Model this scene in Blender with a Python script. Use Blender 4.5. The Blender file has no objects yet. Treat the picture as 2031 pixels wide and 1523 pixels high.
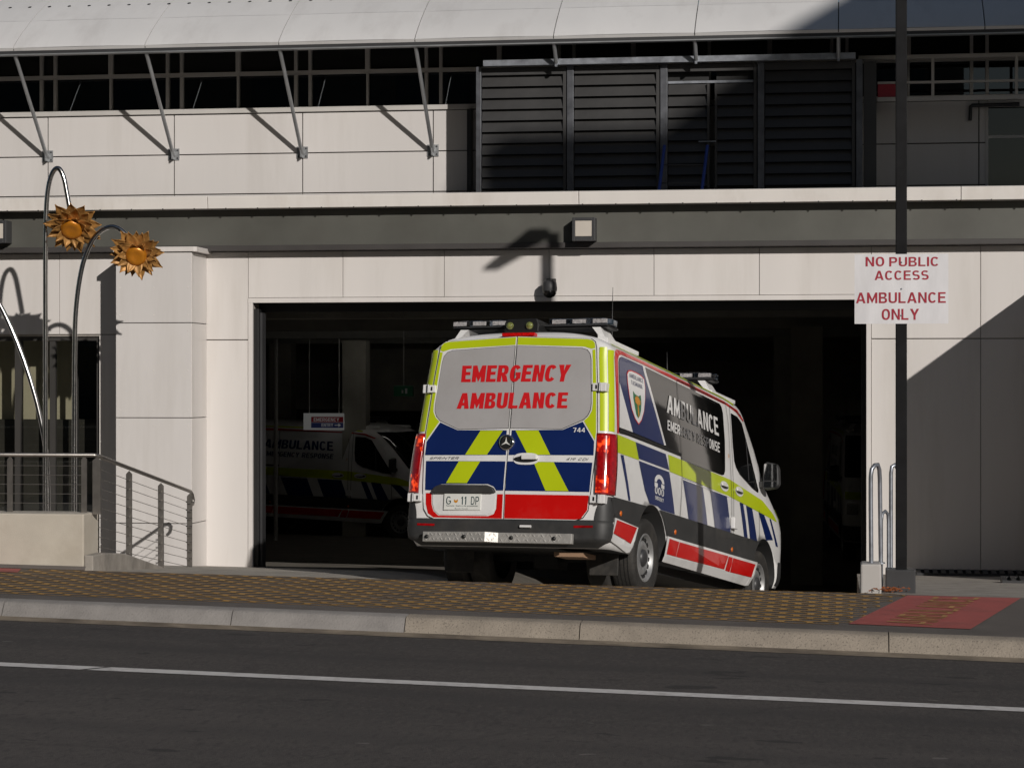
import bpy, bmesh, math, random
from mathutils import Vector, Matrix
random.seed(7)
R = math.radians
sc = bpy.context.scene
COL = sc.collection

# ---------------------------------------------------------------- camera, sky, sun, exposure
F_PX, PSI, CAM = 4500.0, R(8.4), Vector((0.0, -25.5, 2.227))
cam = bpy.data.cameras.new('camera')
cam.sensor_width = 36.0
cam.lens = 36.0 * F_PX / 2031.0
cam.clip_end = 3000
camo = bpy.data.objects.new('camera', cam)
COL.objects.link(camo)
camo.location = CAM
camo.rotation_euler = (R(90), 0, PSI)
sc.camera = camo

SUN = Vector((0.64, -1.0, 0.47)).normalized()          # towards the sun
world = bpy.data.worlds.new('World')
sc.world = world
world.use_nodes = True
wn = world.node_tree.nodes
sky = wn.new('ShaderNodeTexSky')
sky.sky_type = 'NISHITA'
sky.sun_disc = False
sky.sun_elevation = math.asin(SUN.z)
sky.sun_rotation = math.atan2(SUN.x, SUN.y)
sky.air_density = 1.0
sky.dust_density = 0.6
bg = wn['Background']
bg.inputs['Strength'].default_value = 0.05
world.node_tree.links.new(sky.outputs[0], bg.inputs['Color'])
sun = bpy.data.lights.new('sun', 'SUN')
sun.energy = 5.0
sun.angle = R(0.53)
sun.color = (1.0, 0.95, 0.89)
suno = bpy.data.objects.new('sun', sun)
COL.objects.link(suno)
suno.rotation_euler = (-SUN).to_track_quat('-Z', 'Y').to_euler()
suno.location = (20, -40, 30)
vs = sc.view_settings
vs.view_transform = 'Standard'
vs.look = 'None'
vs.exposure = -0.70
vs.gamma = 1.0

def pt(u, v, Y, eye=CAM):
    """surveyed photo point on the vertical plane y = Y, in metres"""
    tx, tz = (u - 1015.5) / F_PX, (762 - v) / F_PX
    dx = -math.sin(PSI) + tx * math.cos(PSI)
    dy = math.cos(PSI) + tx * math.sin(PSI)
    t = (Y - eye.y) / dy
    return Vector((t * dx, Y, eye.z + t * tz))
def px(u, Y): return pt(u, 762, Y).x
def pz(u, v, Y): return pt(u, v, Y).z
# the hospital front is drawn in its own survey unit of UNIT metres
UNIT = 25.5 / 22.9
def bpt(u, v, Y): return pt(u, v, Y * UNIT) / UNIT
def bpx(u, Y): return bpt(u, 762, Y).x
def bpz(u, v, Y): return bpt(u, v, Y).z

# ---------------------------------------------------------------- materials
MATS = {}
def mat(name, col, rough=0.5, metal=0.0, var=0.06, scale=2.0, bump=0.0, bscale=40.0, coat=0.0, spec=0.5,
        emit=None, estr=0.0, stain=None, stain_amt=0.0, stain_scale=1.0, stretch=None, tone=0.0):
    m = bpy.data.materials.new(name); m.use_nodes = True
    nt = m.node_tree; b = nt.nodes['Principled BSDF']
    b.inputs['Roughness'].default_value = rough
    b.inputs['Metallic'].default_value = metal
    b.inputs['Specular IOR Level'].default_value = spec
    b.inputs['Coat Weight'].default_value = coat
    b.inputs['Coat Roughness'].default_value = 0.06
    L = nt.links.new
    tc = nt.nodes.new('ShaderNodeTexCoord')
    mp = nt.nodes.new('ShaderNodeMapping')
    L(tc.outputs['Object'], mp.inputs['Vector'])
    if stretch: mp.inputs['Scale'].default_value = stretch
    no = nt.nodes.new('ShaderNodeTexNoise')
    no.inputs['Scale'].default_value = scale; no.inputs['Detail'].default_value = 6
    no.inputs['Roughness'].default_value = 0.6
    L(mp.outputs[0], no.inputs['Vector'])
    mx = nt.nodes.new('ShaderNodeMix'); mx.data_type = 'RGBA'
    lo = [max(0, c * (1 - var * 1.6)) for c in col]; hi = [min(1, c * (1 + var)) for c in col]
    mx.inputs['A'].default_value = (*lo, 1); mx.inputs['B'].default_value = (*hi, 1)
    rm = nt.nodes.new('ShaderNodeMapRange')
    rm.inputs['From Min'].default_value = 0.3; rm.inputs['From Max'].default_value = 0.7
    L(no.outputs['Fac'], rm.inputs['Value']); L(rm.outputs[0], mx.inputs['Factor'])
    out = mx.outputs['Result']
    if stain:
        n2 = nt.nodes.new('ShaderNodeTexNoise'); n2.inputs['Scale'].default_value = stain_scale
        n2.inputs['Detail'].default_value = 8; n2.inputs['Roughness'].default_value = 0.65
        L(mp.outputs[0], n2.inputs['Vector'])
        r2 = nt.nodes.new('ShaderNodeMapRange'); r2.inputs['From Min'].default_value = 0.5
        r2.inputs['From Max'].default_value = 0.68; r2.inputs['To Max'].default_value = stain_amt
        L(n2.outputs['Fac'], r2.inputs['Value'])
        m2 = nt.nodes.new('ShaderNodeMix'); m2.data_type = 'RGBA'
        m2.inputs['B'].default_value = (*stain, 1)
        L(r2.outputs[0], m2.inputs['Factor']); L(out, m2.inputs['A']); out = m2.outputs['Result']
    if tone:                                                  # every panel comes from its own batch
        oi = nt.nodes.new('ShaderNodeObjectInfo'); tr = nt.nodes.new('ShaderNodeMapRange')
        tr.inputs['To Min'].default_value = 1 - tone; tr.inputs['To Max'].default_value = 1.0
        L(oi.outputs['Random'], tr.inputs['Value'])
        hv = nt.nodes.new('ShaderNodeHueSaturation'); L(tr.outputs[0], hv.inputs['Value']); L(out, hv.inputs['Color']); out = hv.outputs['Color']
    L(out, b.inputs['Base Color'])
    rr = nt.nodes.new('ShaderNodeMapRange')
    rr.inputs['To Min'].default_value = max(0, rough * 0.85); rr.inputs['To Max'].default_value = min(1, rough * 1.15)
    L(no.outputs['Fac'], rr.inputs['Value']); L(rr.outputs[0], b.inputs['Roughness'])
    if bump:
        n3 = nt.nodes.new('ShaderNodeTexNoise'); n3.inputs['Scale'].default_value = bscale; n3.inputs['Detail'].default_value = 4
        L(mp.outputs[0], n3.inputs['Vector'])
        bp = nt.nodes.new('ShaderNodeBump'); bp.inputs['Strength'].default_value = bump; bp.inputs['Distance'].default_value = 0.01
        L(n3.outputs['Fac'], bp.inputs['Height']); L(bp.outputs[0], b.inputs['Normal'])
    if emit:
        b.inputs['Emission Color'].default_value = (*emit, 1); b.inputs['Emission Strength'].default_value = estr
    MATS[name] = m
    return m

def glass_mat(name, tint, refl, rough=0.01):
    m = bpy.data.materials.new(name); m.use_nodes = True
    nt = m.node_tree; nt.nodes.remove(nt.nodes['Principled BSDF']); L = nt.links.new
    tr = nt.nodes.new('ShaderNodeBsdfTransparent'); tr.inputs[0].default_value = (*tint, 1)
    gl = nt.nodes.new('ShaderNodeBsdfGlossy'); gl.inputs['Roughness'].default_value = rough
    gl.inputs['Color'].default_value = (0.9, 0.95, 1, 1)
    fr = nt.nodes.new('ShaderNodeFresnel'); fr.inputs['IOR'].default_value = 1.5
    ad = nt.nodes.new('ShaderNodeMath'); ad.operation = 'ADD'; ad.use_clamp = True; ad.inputs[1].default_value = refl
    L(fr.outputs[0], ad.inputs[0])
    mi = nt.nodes.new('ShaderNodeMixShader'); L(ad.outputs[0], mi.inputs[0]); L(tr.outputs[0], mi.inputs[1]); L(gl.outputs[0], mi.inputs[2])
    L(mi.outputs[0], nt.nodes['Material Output'].inputs['Surface'])
    MATS[name] = m
    return m

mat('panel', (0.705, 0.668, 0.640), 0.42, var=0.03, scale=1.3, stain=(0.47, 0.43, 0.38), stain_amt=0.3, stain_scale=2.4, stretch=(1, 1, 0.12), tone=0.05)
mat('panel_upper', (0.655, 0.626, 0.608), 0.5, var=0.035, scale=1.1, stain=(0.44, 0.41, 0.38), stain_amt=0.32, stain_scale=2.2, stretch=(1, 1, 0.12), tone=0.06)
mat('ledge', (0.77, 0.73, 0.69), 0.45, var=0.03, stain=(0.5, 0.44, 0.38), stain_amt=0.32, stain_scale=2.2, stretch=(1, 1, 0.3))
mat('canopy', (0.72, 0.71, 0.705), 0.4, var=0.04, scale=0.8, stain=(0.43, 0.41, 0.40), stain_amt=0.32, stain_scale=1.6, stretch=(1.6, .5, .5), tone=0.05)
mat('joint_pale', (0.36, 0.33, 0.30), 0.8)
mat('joint', (0.10, 0.09, 0.08), 0.8)
mat('fascia', (0.098, 0.097, 0.085), 0.45, var=0.1, scale=1.6, stain=(0.085, 0.08, 0.07), stain_amt=0.5, stain_scale=1.4)
mat('channel', (0.055, 0.05, 0.048), 0.5, var=0.1)
mat('charcoal', (0.04, 0.04, 0.042), 0.45, var=0.1)
mat('louvre', (0.042, 0.041, 0.041), 0.5, var=0.12, scale=3)
mat('galv', (0.35, 0.37, 0.41), 0.42, metal=0.75, var=0.22, scale=9)
mat('strut', (0.36, 0.37, 0.38), 0.4, metal=0.6, var=0.1, scale=5)
mat('frame', (0.52, 0.50, 0.475), 0.5, var=0.06)
mat('post_metal', (0.13, 0.135, 0.15), 0.42, metal=0.5, var=0.2, scale=9)  # galvanised posts, their dull sky reflection put into the colour
mat('darkframe', (0.05, 0.047, 0.044), 0.4)
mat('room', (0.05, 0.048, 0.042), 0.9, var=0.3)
mat('cream', (0.62, 0.58, 0.44), 0.8, var=0.05)
mat('cream_wall', (0.50, 0.455, 0.385), 0.85, var=0.06, scale=2.5, bump=0.25, bscale=120, stain=(0.33, 0.28, 0.22), stain_amt=0.35, stain_scale=1.8)
mat('concrete', (0.33, 0.30, 0.265), 0.9, var=0.15, scale=5, bump=0.4, bscale=90, stain=(0.16, 0.14, 0.12), stain_amt=0.5, stain_scale=3)
mat('steel', (0.55, 0.54, 0.53), 0.2, metal=1.0, var=0.06, scale=14)
mat('satin', (0.36, 0.335, 0.31), 0.4, metal=0.9, var=0.1, scale=10)
mat('garage_wall', (0.36, 0.34, 0.29), 0.85, var=0.15)
mat('garage_ceiling', (0.32, 0.31, 0.28), 0.9, var=0.15)
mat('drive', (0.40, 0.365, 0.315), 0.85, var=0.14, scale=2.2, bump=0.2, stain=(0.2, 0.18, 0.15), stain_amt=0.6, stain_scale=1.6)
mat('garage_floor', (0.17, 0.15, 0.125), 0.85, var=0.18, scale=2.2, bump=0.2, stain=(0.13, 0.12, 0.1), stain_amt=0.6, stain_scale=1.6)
mat('black', (0.012, 0.012, 0.012), 0.5)
mat('rubber', (0.026, 0.024, 0.022), 0.75, var=0.2, scale=12, stain=(0.09, 0.08, 0.065), stain_amt=0.4, stain_scale=5)
mat('white', (0.79, 0.78, 0.77), 0.3, var=0.03, coat=0.5, stain=(0.22, 0.19, 0.15), stain_amt=0.22, stain_scale=1.7)
mat('hivis', (0.50, 0.60, 0.008), 0.35, var=0.03, coat=0.4)
mat('navy', (0.006, 0.019, 0.105), 0.3, var=0.06, coat=0.6)
mat('red', (0.60, 0.004, 0.003), 0.35, var=0.05, coat=0.4, stain=(0.22, 0.19, 0.15), stain_amt=0.1, stain_scale=2.0)
mat('red_letter', (0.62, 0.012, 0.016), 0.4, var=0.03)
mat('rear_film', (0.42, 0.405, 0.405), 0.25, var=0.05, scale=1.5, coat=0.8, bump=0.03, bscale=3, stain=(0.22, 0.19, 0.15), stain_amt=0.12, stain_scale=2.2)
mat('plastic', (0.036, 0.036, 0.036), 0.55, var=0.15, scale=6, stain=(0.09, 0.08, 0.068), stain_amt=0.35, stain_scale=2.5)
mat('tint', (0.004, 0.004, 0.004), 0.05, coat=0.3)
mat('silver', (0.36, 0.36, 0.36), 0.48, metal=0.6, var=.1, scale=9)
mat('chrome', (0.8, 0.8, 0.8), 0.08, metal=1.0)
mat('orange', (0.62, 0.13, 0.01), 0.3)
mat('lens_red', (0.33, 0.004, 0.006), 0.1, coat=1.0, var=0.25, scale=25)
mat('lens_clear', (0.42, 0.40, 0.40), 0.12, coat=1.0, var=0.35, scale=40)
def glow(name):
    m = mat(name, (0.4, 0.006, 0.006), 0.12, coat=1.0)
    nt = m.node_tree; L = nt.links.new; b = nt.nodes['Principled BSDF']
    n = nt.nodes.new('ShaderNodeTexNoise'); n.inputs['Scale'].default_value = 17; n.inputs['Detail'].default_value = 3
    L(nt.nodes['Texture Coordinate'].outputs['Object'], n.inputs['Vector'])
    r = nt.nodes.new('ShaderNodeMapRange'); r.inputs['From Min'].default_value = 0.47; r.inputs['From Max'].default_value = 0.72; r.inputs['To Max'].default_value = 2.6
    L(n.outputs['Fac'], r.inputs['Value']); L(r.outputs[0], b.inputs['Emission Strength'])
    b.inputs['Emission Color'].default_value = (1.0, 0.09, 0.012, 1)
glow('brake')
mat('brake_strip', (0.5, 0.005, 0.005), 0.2, emit=(1.0, 0.01, 0.01), estr=0.16, var=0.5, scale=60)
mat('spot', (0.20, 0.22, 0.06), 0.1, coat=1.0, var=.4, scale=40)
mat('tread', (0.55, 0.53, 0.50), 0.38, metal=0.45, var=0.12, scale=20)
mat('plate', (0.72, 0.72, 0.68), 0.4)
mat('plate_ink', (0.015, 0.05, 0.055), 0.4)
mat('badge_green', (0.03, 0.16, 0.07), 0.4)
mat('badge_orange', (0.62, 0.26, 0.03), 0.4, var=0.2, scale=30)
mat('tan', (0.35, 0.22, 0.14), 0.6)
mat('gold', (0.52, 0.265, 0.075), 0.5, metal=0.3, var=0.25, scale=16, stain=(0.2, 0.08, 0.02), stain_amt=0.5, stain_scale=9, tone=0.35)
mat('brass', (0.58, 0.21, 0.014), 0.33, metal=0.3, coat=0.2, var=0.15, scale=10)
mat('sign_white', (0.72, 0.71, 0.73), 0.45, var=0.06, scale=9, stain=(0.5, 0.48, 0.46), stain_amt=0.2, stain_scale=5, stretch=(1, 1, .25))
mat('lit_sign', (0.5, 0.5, 0.5), 0.4, emit=(1, 1, .97), estr=0.10)
mat('lit_red', (0.3, 0.02, 0.03), 0.4, emit=(1, .05, .09), estr=0.025)
mat('lit_blue', (0.03, 0.04, 0.12), 0.4, emit=(.1, .13, .4), estr=0.05)
mat('sign_red', (0.36, 0.015, 0.035), 0.5, var=0.12, scale=25)
mat('pole', (0.010, 0.010, 0.011), 0.65, var=0.3, scale=6, spec=0.15)
mat('lamp_glass', (0.55, 0.5, 0.44), 0.3, var=0.06)
mat('ladder_blue', (0.03, 0.06, 0.28), 0.4)
mat('exit_green', (0.01, 0.16, 0.07), 0.4)
mat('leaf_dry', (0.28, 0.08, 0.02), 0.8, var=0.3)
mat('shop_wall', (0.22, 0.19, 0.15), 0.85, var=0.1)
mat('grey_render', (0.45, 0.43, 0.41), 0.8)
mat('plain_glass', (0.03, 0.035, 0.04), 0.05)
glass_mat('beacon', (0.62, 0.63, 0.66), 0.12, 0.04)
glass_mat('pane_dark', (0.35, 0.35, 0.33), 0.03)
glass_mat('pane_clear', (0.72, 0.72, 0.68), 0.06)

def road_mat():
    m = mat('asphalt', (0.060, 0.052, 0.049), 0.88, var=0.12, scale=0.5, bump=0.5, bscale=160)
    nt = m.node_tree; L = nt.links.new; b = nt.nodes['Principled BSDF']
    src = b.inputs['Base Color'].links[0].from_socket
    tc = nt.nodes['Texture Coordinate']
    def layer(src, scale, thr, width, col, amt, stretch=(1, 1, 1), detail=2):
        mp = nt.nodes.new('ShaderNodeMapping'); mp.inputs['Scale'].default_value = stretch
        L(tc.outputs['Object'], mp.inputs['Vector'])
        n = nt.nodes.new('ShaderNodeTexNoise'); n.inputs['Scale'].default_value = scale; n.inputs['Detail'].default_value = detail
        L(mp.outputs[0], n.inputs['Vector'])
        r = nt.nodes.new('ShaderNodeMapRange'); r.inputs['From Min'].default_value = thr; r.inputs['From Max'].default_value = thr + width
        r.inputs['To Max'].default_value = amt
        L(n.outputs['Fac'], r.inputs['Value'])
        x = nt.nodes.new('ShaderNodeMix'); x.data_type = 'RGBA'; x.inputs['B'].default_value = (*col, 1)
        L(r.outputs[0], x.inputs['Factor']); L(src, x.inputs['A'])
        return x.outputs['Result']
    s = layer(src, 70, 0.46, 0.16, (0.104, 0.092, 0.084), 0.6, detail=5)              # aggregate
    s = layer(s, 95, 0.52, 0.12, (0.035, 0.031, 0.03), 0.6, detail=5)                 # binder between the stones
    s = layer(s, 210, 0.68, 0.06, (0.28, 0.26, 0.24), 0.7)                            # pale chips
    s = layer(s, 1.3, 0.47, 0.16, (0.042, 0.037, 0.036), 0.65, (0.05, 1.6, 1), 4)     # wheel tracks, oil
    s = layer(s, 0.8, 0.5, 0.2, (0.098, 0.085, 0.078), 0.5, (0.10, 1.0, 1), 5)
    s = layer(s, 26, 0.5, 0.2, (0.10, 0.088, 0.08), 0.45, (1, .35, 1), 6)
    s = layer(s, 30, 0.53, 0.14, (0.03, 0.027, 0.026), 0.5, (1, .35, 1), 6)
    sx = nt.nodes.new('ShaderNodeSeparateXYZ'); L(tc.outputs['Object'], sx.inputs[0])
    wob = nt.nodes.new('ShaderNodeTexNoise'); wob.inputs['Scale'].default_value = 0.35; wob.inputs['Detail'].default_value = 5; L(tc.outputs['Object'], wob.inputs['Vector'])
    for yc, hw, amt in ((-10.25, .28, .55), (-11.95, .34, .6), (-13.6, .3, .4)):                # tyre tracks
        ad = nt.nodes.new('ShaderNodeMath'); ad.operation = 'MULTIPLY_ADD'; ad.inputs[1].default_value = .9; L(wob.outputs['Fac'], ad.inputs[0]); L(sx.outputs['Y'], ad.inputs[2])
        sb_ = nt.nodes.new('ShaderNodeMath'); sb_.operation = 'SUBTRACT'; sb_.inputs[1].default_value = yc + .45; L(ad.outputs[0], sb_.inputs[0])
        ab = nt.nodes.new('ShaderNodeMath'); ab.operation = 'ABSOLUTE'; L(sb_.outputs[0], ab.inputs[0])
        rg = nt.nodes.new('ShaderNodeMapRange'); rg.interpolation_type = 'SMOOTHSTEP'; rg.inputs['From Min'].default_value = 0; rg.inputs['From Max'].default_value = hw
        rg.inputs['To Min'].default_value = amt; rg.inputs['To Max'].default_value = 0; L(ab.outputs[0], rg.inputs['Value'])
        xm = nt.nodes.new('ShaderNodeMix'); xm.data_type = 'RGBA'; xm.inputs['B'].default_value = (0.040, 0.036, 0.035, 1); L(rg.outputs[0], xm.inputs['Factor']); L(s, xm.inputs['A']); s = xm.outputs['Result']
    vo = nt.nodes.new('ShaderNodeTexVoronoi'); vo.feature = 'DISTANCE_TO_EDGE'; vo.inputs['Scale'].default_value = 0.55
    dn = nt.nodes.new('ShaderNodeTexNoise'); dn.inputs['Scale'].default_value = 2.2; dn.inputs['Detail'].default_value = 6; L(tc.outputs['Object'], dn.inputs['Vector'])
    mv = nt.nodes.new('ShaderNodeMix'); mv.data_type = 'RGBA'; mv.inputs['Factor'].default_value = .35; L(tc.outputs['Object'], mv.inputs['A']); L(dn.outputs['Color'], mv.inputs['B']); L(mv.outputs['Result'], vo.inputs['Vector'])
    rc = nt.nodes.new('ShaderNodeMapRange'); rc.inputs['From Min'].default_value = .002; rc.inputs['From Max'].default_value = .012; rc.inputs['To Min'].default_value = .28; rc.inputs['To Max'].default_value = 0; L(vo.outputs['Distance'], rc.inputs['Value'])
    xc = nt.nodes.new('ShaderNodeMix'); xc.data_type = 'RGBA'; xc.inputs['B'].default_value = (0.025, 0.022, 0.021, 1); L(rc.outputs[0], xc.inputs['Factor']); L(s, xc.inputs['A']); s = xc.outputs['Result']
    s = layer(s, 4.5, 0.66, 0.02, (0.02, 0.018, 0.018), 0.75, (0.45, 1, 1), 3)        # tar spots
    s = layer(s, 6.5, 0.74, 0.015, (0.2, 0.18, 0.17), 0.5, (0.5, 1, 1), 2)            # scuffs
    L(s, b.inputs['Base Color'])
    return m
road_mat()

def kerb_mat(name, col, spots, amt):
    m = mat(name, col, 0.92, var=0.12, scale=4, bump=0.6, bscale=70)
    nt = m.node_tree; L = nt.links.new; b = nt.nodes['Principled BSDF']
    src = b.inputs['Base Color'].links[0].from_socket
    n = nt.nodes.new('ShaderNodeTexNoise'); n.inputs['Scale'].default_value = 75; n.inputs['Detail'].default_value = 5; n.inputs['Roughness'].default_value = 0.7
    L(nt.nodes['Texture Coordinate'].outputs['Object'], n.inputs['Vector'])
    r = nt.nodes.new('ShaderNodeMapRange'); r.inputs['From Min'].default_value = spots; r.inputs['From Max'].default_value = spots + 0.06
    r.inputs['To Max'].default_value = amt
    L(n.outputs['Fac'], r.inputs['Value'])
    x = nt.nodes.new('ShaderNodeMix'); x.data_type = 'RGBA'; x.inputs['B'].default_value = (0.06, 0.05, 0.042, 1)
    L(r.outputs[0], x.inputs['Factor']); L(src, x.inputs['A']); L(x.outputs['Result'], b.inputs['Base Color'])
kerb_mat('kerb_smooth', (0.26, 0.243, 0.23), 0.6, 0.4)
kerb_mat('kerb_rough', (0.285, 0.245, 0.20), 0.565, 0.65)
mat('gutter', (0.20, 0.165, 0.125), 0.95, var=0.3, scale=7, stain=(0.07, 0.055, 0.045), stain_amt=0.8, stain_scale=2.5, stretch=(.5, 1, 1))
mat('tube', (.8, .8, .8), .4, emit=(1, .97, .9), estr=19.0)
mat('footpath', (0.115, 0.10, 0.09), 0.9, var=0.14, scale=1.5, bump=0.4, bscale=150)
mat('yellow_paint', (0.40, 0.225, 0.06), 0.75, var=0.2, scale=5, stain=(0.17, 0.115, 0.07), stain_amt=0.8, stain_scale=1.6)
mat('red_paint', (0.36, 0.085, 0.075), 0.8, var=0.08, scale=6, stain=(0.16, 0.06, 0.05), stain_amt=0.4, stain_scale=2.5)
mat('faded_yellow', (0.40, 0.22, 0.08), 0.8, var=0.2, scale=9)
mat('line_white', (0.62, 0.60, 0.59), 0.7, var=0.06, scale=9, stain=(0.33, 0.3, 0.29), stain_amt=0.55, stain_scale=12)

# ---------------------------------------------------------------- mesh helpers
ORG = {}
class MB:
    def __init__(s): s.v, s.f, s.sm = [], [], []
    def add(s, vs, fs, smooth=False):
        o = len(s.v); s.v += [tuple(p) for p in vs]
        for q in fs: s.f.append([o + i for i in q]); s.sm.append(smooth)
        return s
    def box(s, x0, x1, y0, y1, z0, z1):
        return s.hexa([(x0, y0, z0), (x1, y0, z0), (x1, y1, z0), (x0, y1, z0), (x0, y0, z1), (x1, y0, z1), (x1, y1, z1), (x0, y1, z1)])
    def hexa(s, p):
        return s.add(p, [(0, 3, 2, 1), (4, 5, 6, 7), (0, 1, 5, 4), (1, 2, 6, 5), (2, 3, 7, 6), (3, 0, 4, 7)])
    def prism(s, poly, h0, h1, axis='z'):
        def P(a, b, h): return {'z': (a, b, h), 'y': (a, h, b), 'x': (h, a, b)}[axis]
        n = len(poly)
        vs = [P(a, b, h0) for a, b in poly] + [P(a, b, h1) for a, b in poly]
        fs = [list(range(n))[::-1], list(range(n, 2 * n))] + [(i, (i + 1) % n, n + (i + 1) % n, n + i) for i in range(n)]
        return s.add(vs, fs)
    def tube(s, path, r, seg=10, cap=True):
        path = [Vector(p) for p in path]; n = len(path); rings = []
        rad = r if isinstance(r, (list, tuple)) else [r] * n
        t0 = (path[1] - path[0]).normalized()
        up = Vector((0, 0, 1)) if abs(t0.z) < 0.9 else Vector((1, 0, 0))
        a = t0.cross(up).normalized()
        for i, p in enumerate(path):
            t = ((path[min(i + 1, n - 1)] - p).normalized() + (p - path[max(i - 1, 0)]).normalized()).normalized()
            a = (a - t * a.dot(t)).normalized(); b = t.cross(a)
            rings.append([p + (a * math.cos(2 * math.pi * k / seg) + b * math.sin(2 * math.pi * k / seg)) * rad[i] for k in range(seg)])
        vs = [q for rg in rings for q in rg]
        fs = [(i * seg + k, i * seg + (k + 1) % seg, (i + 1) * seg + (k + 1) % seg, (i + 1) * seg + k) for i in range(n - 1) for k in range(seg)]
        s.add(vs, fs, True)
        if cap:
            s.add(rings[0], [list(range(seg))[::-1]]); s.add(rings[-1], [list(range(seg))])
        return s
    def lathe(s, prof, c=(0, 0, 0), axis='z', seg=32, smooth=True):
        vs, fs = [], []
        for r, h in prof:
            for k in range(seg):
                a = 2 * math.pi * k / seg; u, w = r * math.cos(a), r * math.sin(a)
                p = {'z': (u, w, h), 'y': (u, h, w), 'x': (h, u, w)}[axis]
                vs.append((p[0] + c[0], p[1] + c[1], p[2] + c[2]))
        for i in range(len(prof) - 1):
            for k in range(seg):
                fs.append((i * seg + k, i * seg + (k + 1) % seg, (i + 1) * seg + (k + 1) % seg, (i + 1) * seg + k))
        return s.add(vs, fs, smooth)
    def grid(s, rows, smooth=True):
        n = len(rows[0]); vs = [p for r in rows for p in r]
        fs = [(i * n + j, i * n + j + 1, (i + 1) * n + j + 1, (i + 1) * n + j) for i in range(len(rows) - 1) for j in range(n - 1)]
        return s.add(vs, fs, smooth)
    def mesh(s, name, m, org=(0, 0, 0)):
        me = bpy.data.meshes.new(name)
        me.from_pydata([(a - org[0], b - org[1], c - org[2]) for a, b, c in s.v], [], s.f)
        me.materials.append(MATS[m])
        me.polygons.foreach_set('use_smooth', s.sm)
        bm = bmesh.new(); bm.from_mesh(me); bmesh.ops.recalc_face_normals(bm, faces=bm.faces); bm.to_mesh(me); bm.free()
        me.update()
        return me
    def build(s, name, m, parent=None, bevel=0.0, solid=0.0):
        org = ORG.get(parent, (0, 0, 0)) if parent else (0, 0, 0)
        o = bpy.data.objects.new(name, s.mesh(name, m, org)); COL.objects.link(o)
        if parent: o.parent = parent; ORG[o] = org
        if solid:
            md = o.modifiers.new('thick', 'SOLIDIFY'); md.thickness = solid; md.offset = 0
        if bevel:
            md = o.modifiers.new('bevel', 'BEVEL'); md.width = bevel; md.segments = 2; md.limit_method = 'ANGLE'
        return o
def box(name, m, parent, x0, x1, y0, y1, z0, z1, bevel=0.0):
    return MB().box(x0, x1, y0, y1, z0, z1).build(name, m, parent, bevel)
def tag(o, label=None, cat=None, group=None, kind=None):
    if label: o['label'] = label
    if cat: o['category'] = cat
    if group: o['group'] = group
    if kind: o['kind'] = kind
    return o
def thing(name, loc, label, cat, group=None, rot=(0, 0, 0)):
    o = bpy.data.objects.new(name, None); COL.objects.link(o)
    o.empty_display_size = 0.2
    o.location = loc; o.rotation_euler = rot; ORG[o] = tuple(loc)
    return tag(o, label, cat, group)
def thing_b(name, loc, label, cat, group=None):
    """a thing drawn in the survey unit of the hospital front"""
    o = thing(name, loc, label, cat, group); o.location = Vector(loc) * UNIT; o.scale = (UNIT,) * 3
    return o
def copy_tree(o, parent=None):
    c = o.copy(); COL.objects.link(c)
    if parent: c.parent = parent
    for ch in list(o.children): copy_tree(ch, c)
    return c

def text2d(body, bold=0.0, shear=0.0, space=1.0):
    cu = bpy.data.curves.new('lettering', 'FONT'); cu.body = body; cu.size = 1; cu.offset = bold; cu.shear = shear
    cu.space_character = space; cu.resolution_u = 4; cu.align_x = 'LEFT'; cu.fill_mode = 'FRONT'
    o = bpy.data.objects.new('lettering', cu); COL.objects.link(o)
    dg = bpy.context.evaluated_depsgraph_get(); me = o.evaluated_get(dg).to_mesh()
    vs = [(v.co.x, v.co.y) for v in me.vertices]; fs = [tuple(p.vertices) for p in me.polygons]
    o.evaluated_get(dg).to_mesh_clear(); bpy.data.objects.remove(o); bpy.data.curves.remove(cu)
    x0, x1 = min(a for a, b in vs), max(a for a, b in vs); y0, y1 = min(b for a, b in vs), max(b for a, b in vs)
    return [((a - x0) / (x1 - x0), (b - y0) / (y1 - y0)) for a, b in vs], fs
def arcstrip(y0, y1, iy0, iy1, cx, rx, irx, a0, a1, n=14, e=2.4):
    q = []
    for k in range(n + 1):
        a = R(a0 + (a1 - a0) * k / n); c, s = math.cos(a), math.sin(a)
        c_, s_ = math.copysign(abs(c) ** (2 / e), c), math.copysign(abs(s) ** (2 / e), s)
        q.append(((cx + rx * c_, (y0 + y1) / 2 + (y1 - y0) / 2 * s_), (cx + irx * c_, (iy0 + iy1) / 2 + (iy1 - iy0) / 2 * s_)))
    return [[q[k][0], q[k + 1][0], q[k + 1][1], q[k][1]] for k in range(n)]
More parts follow.
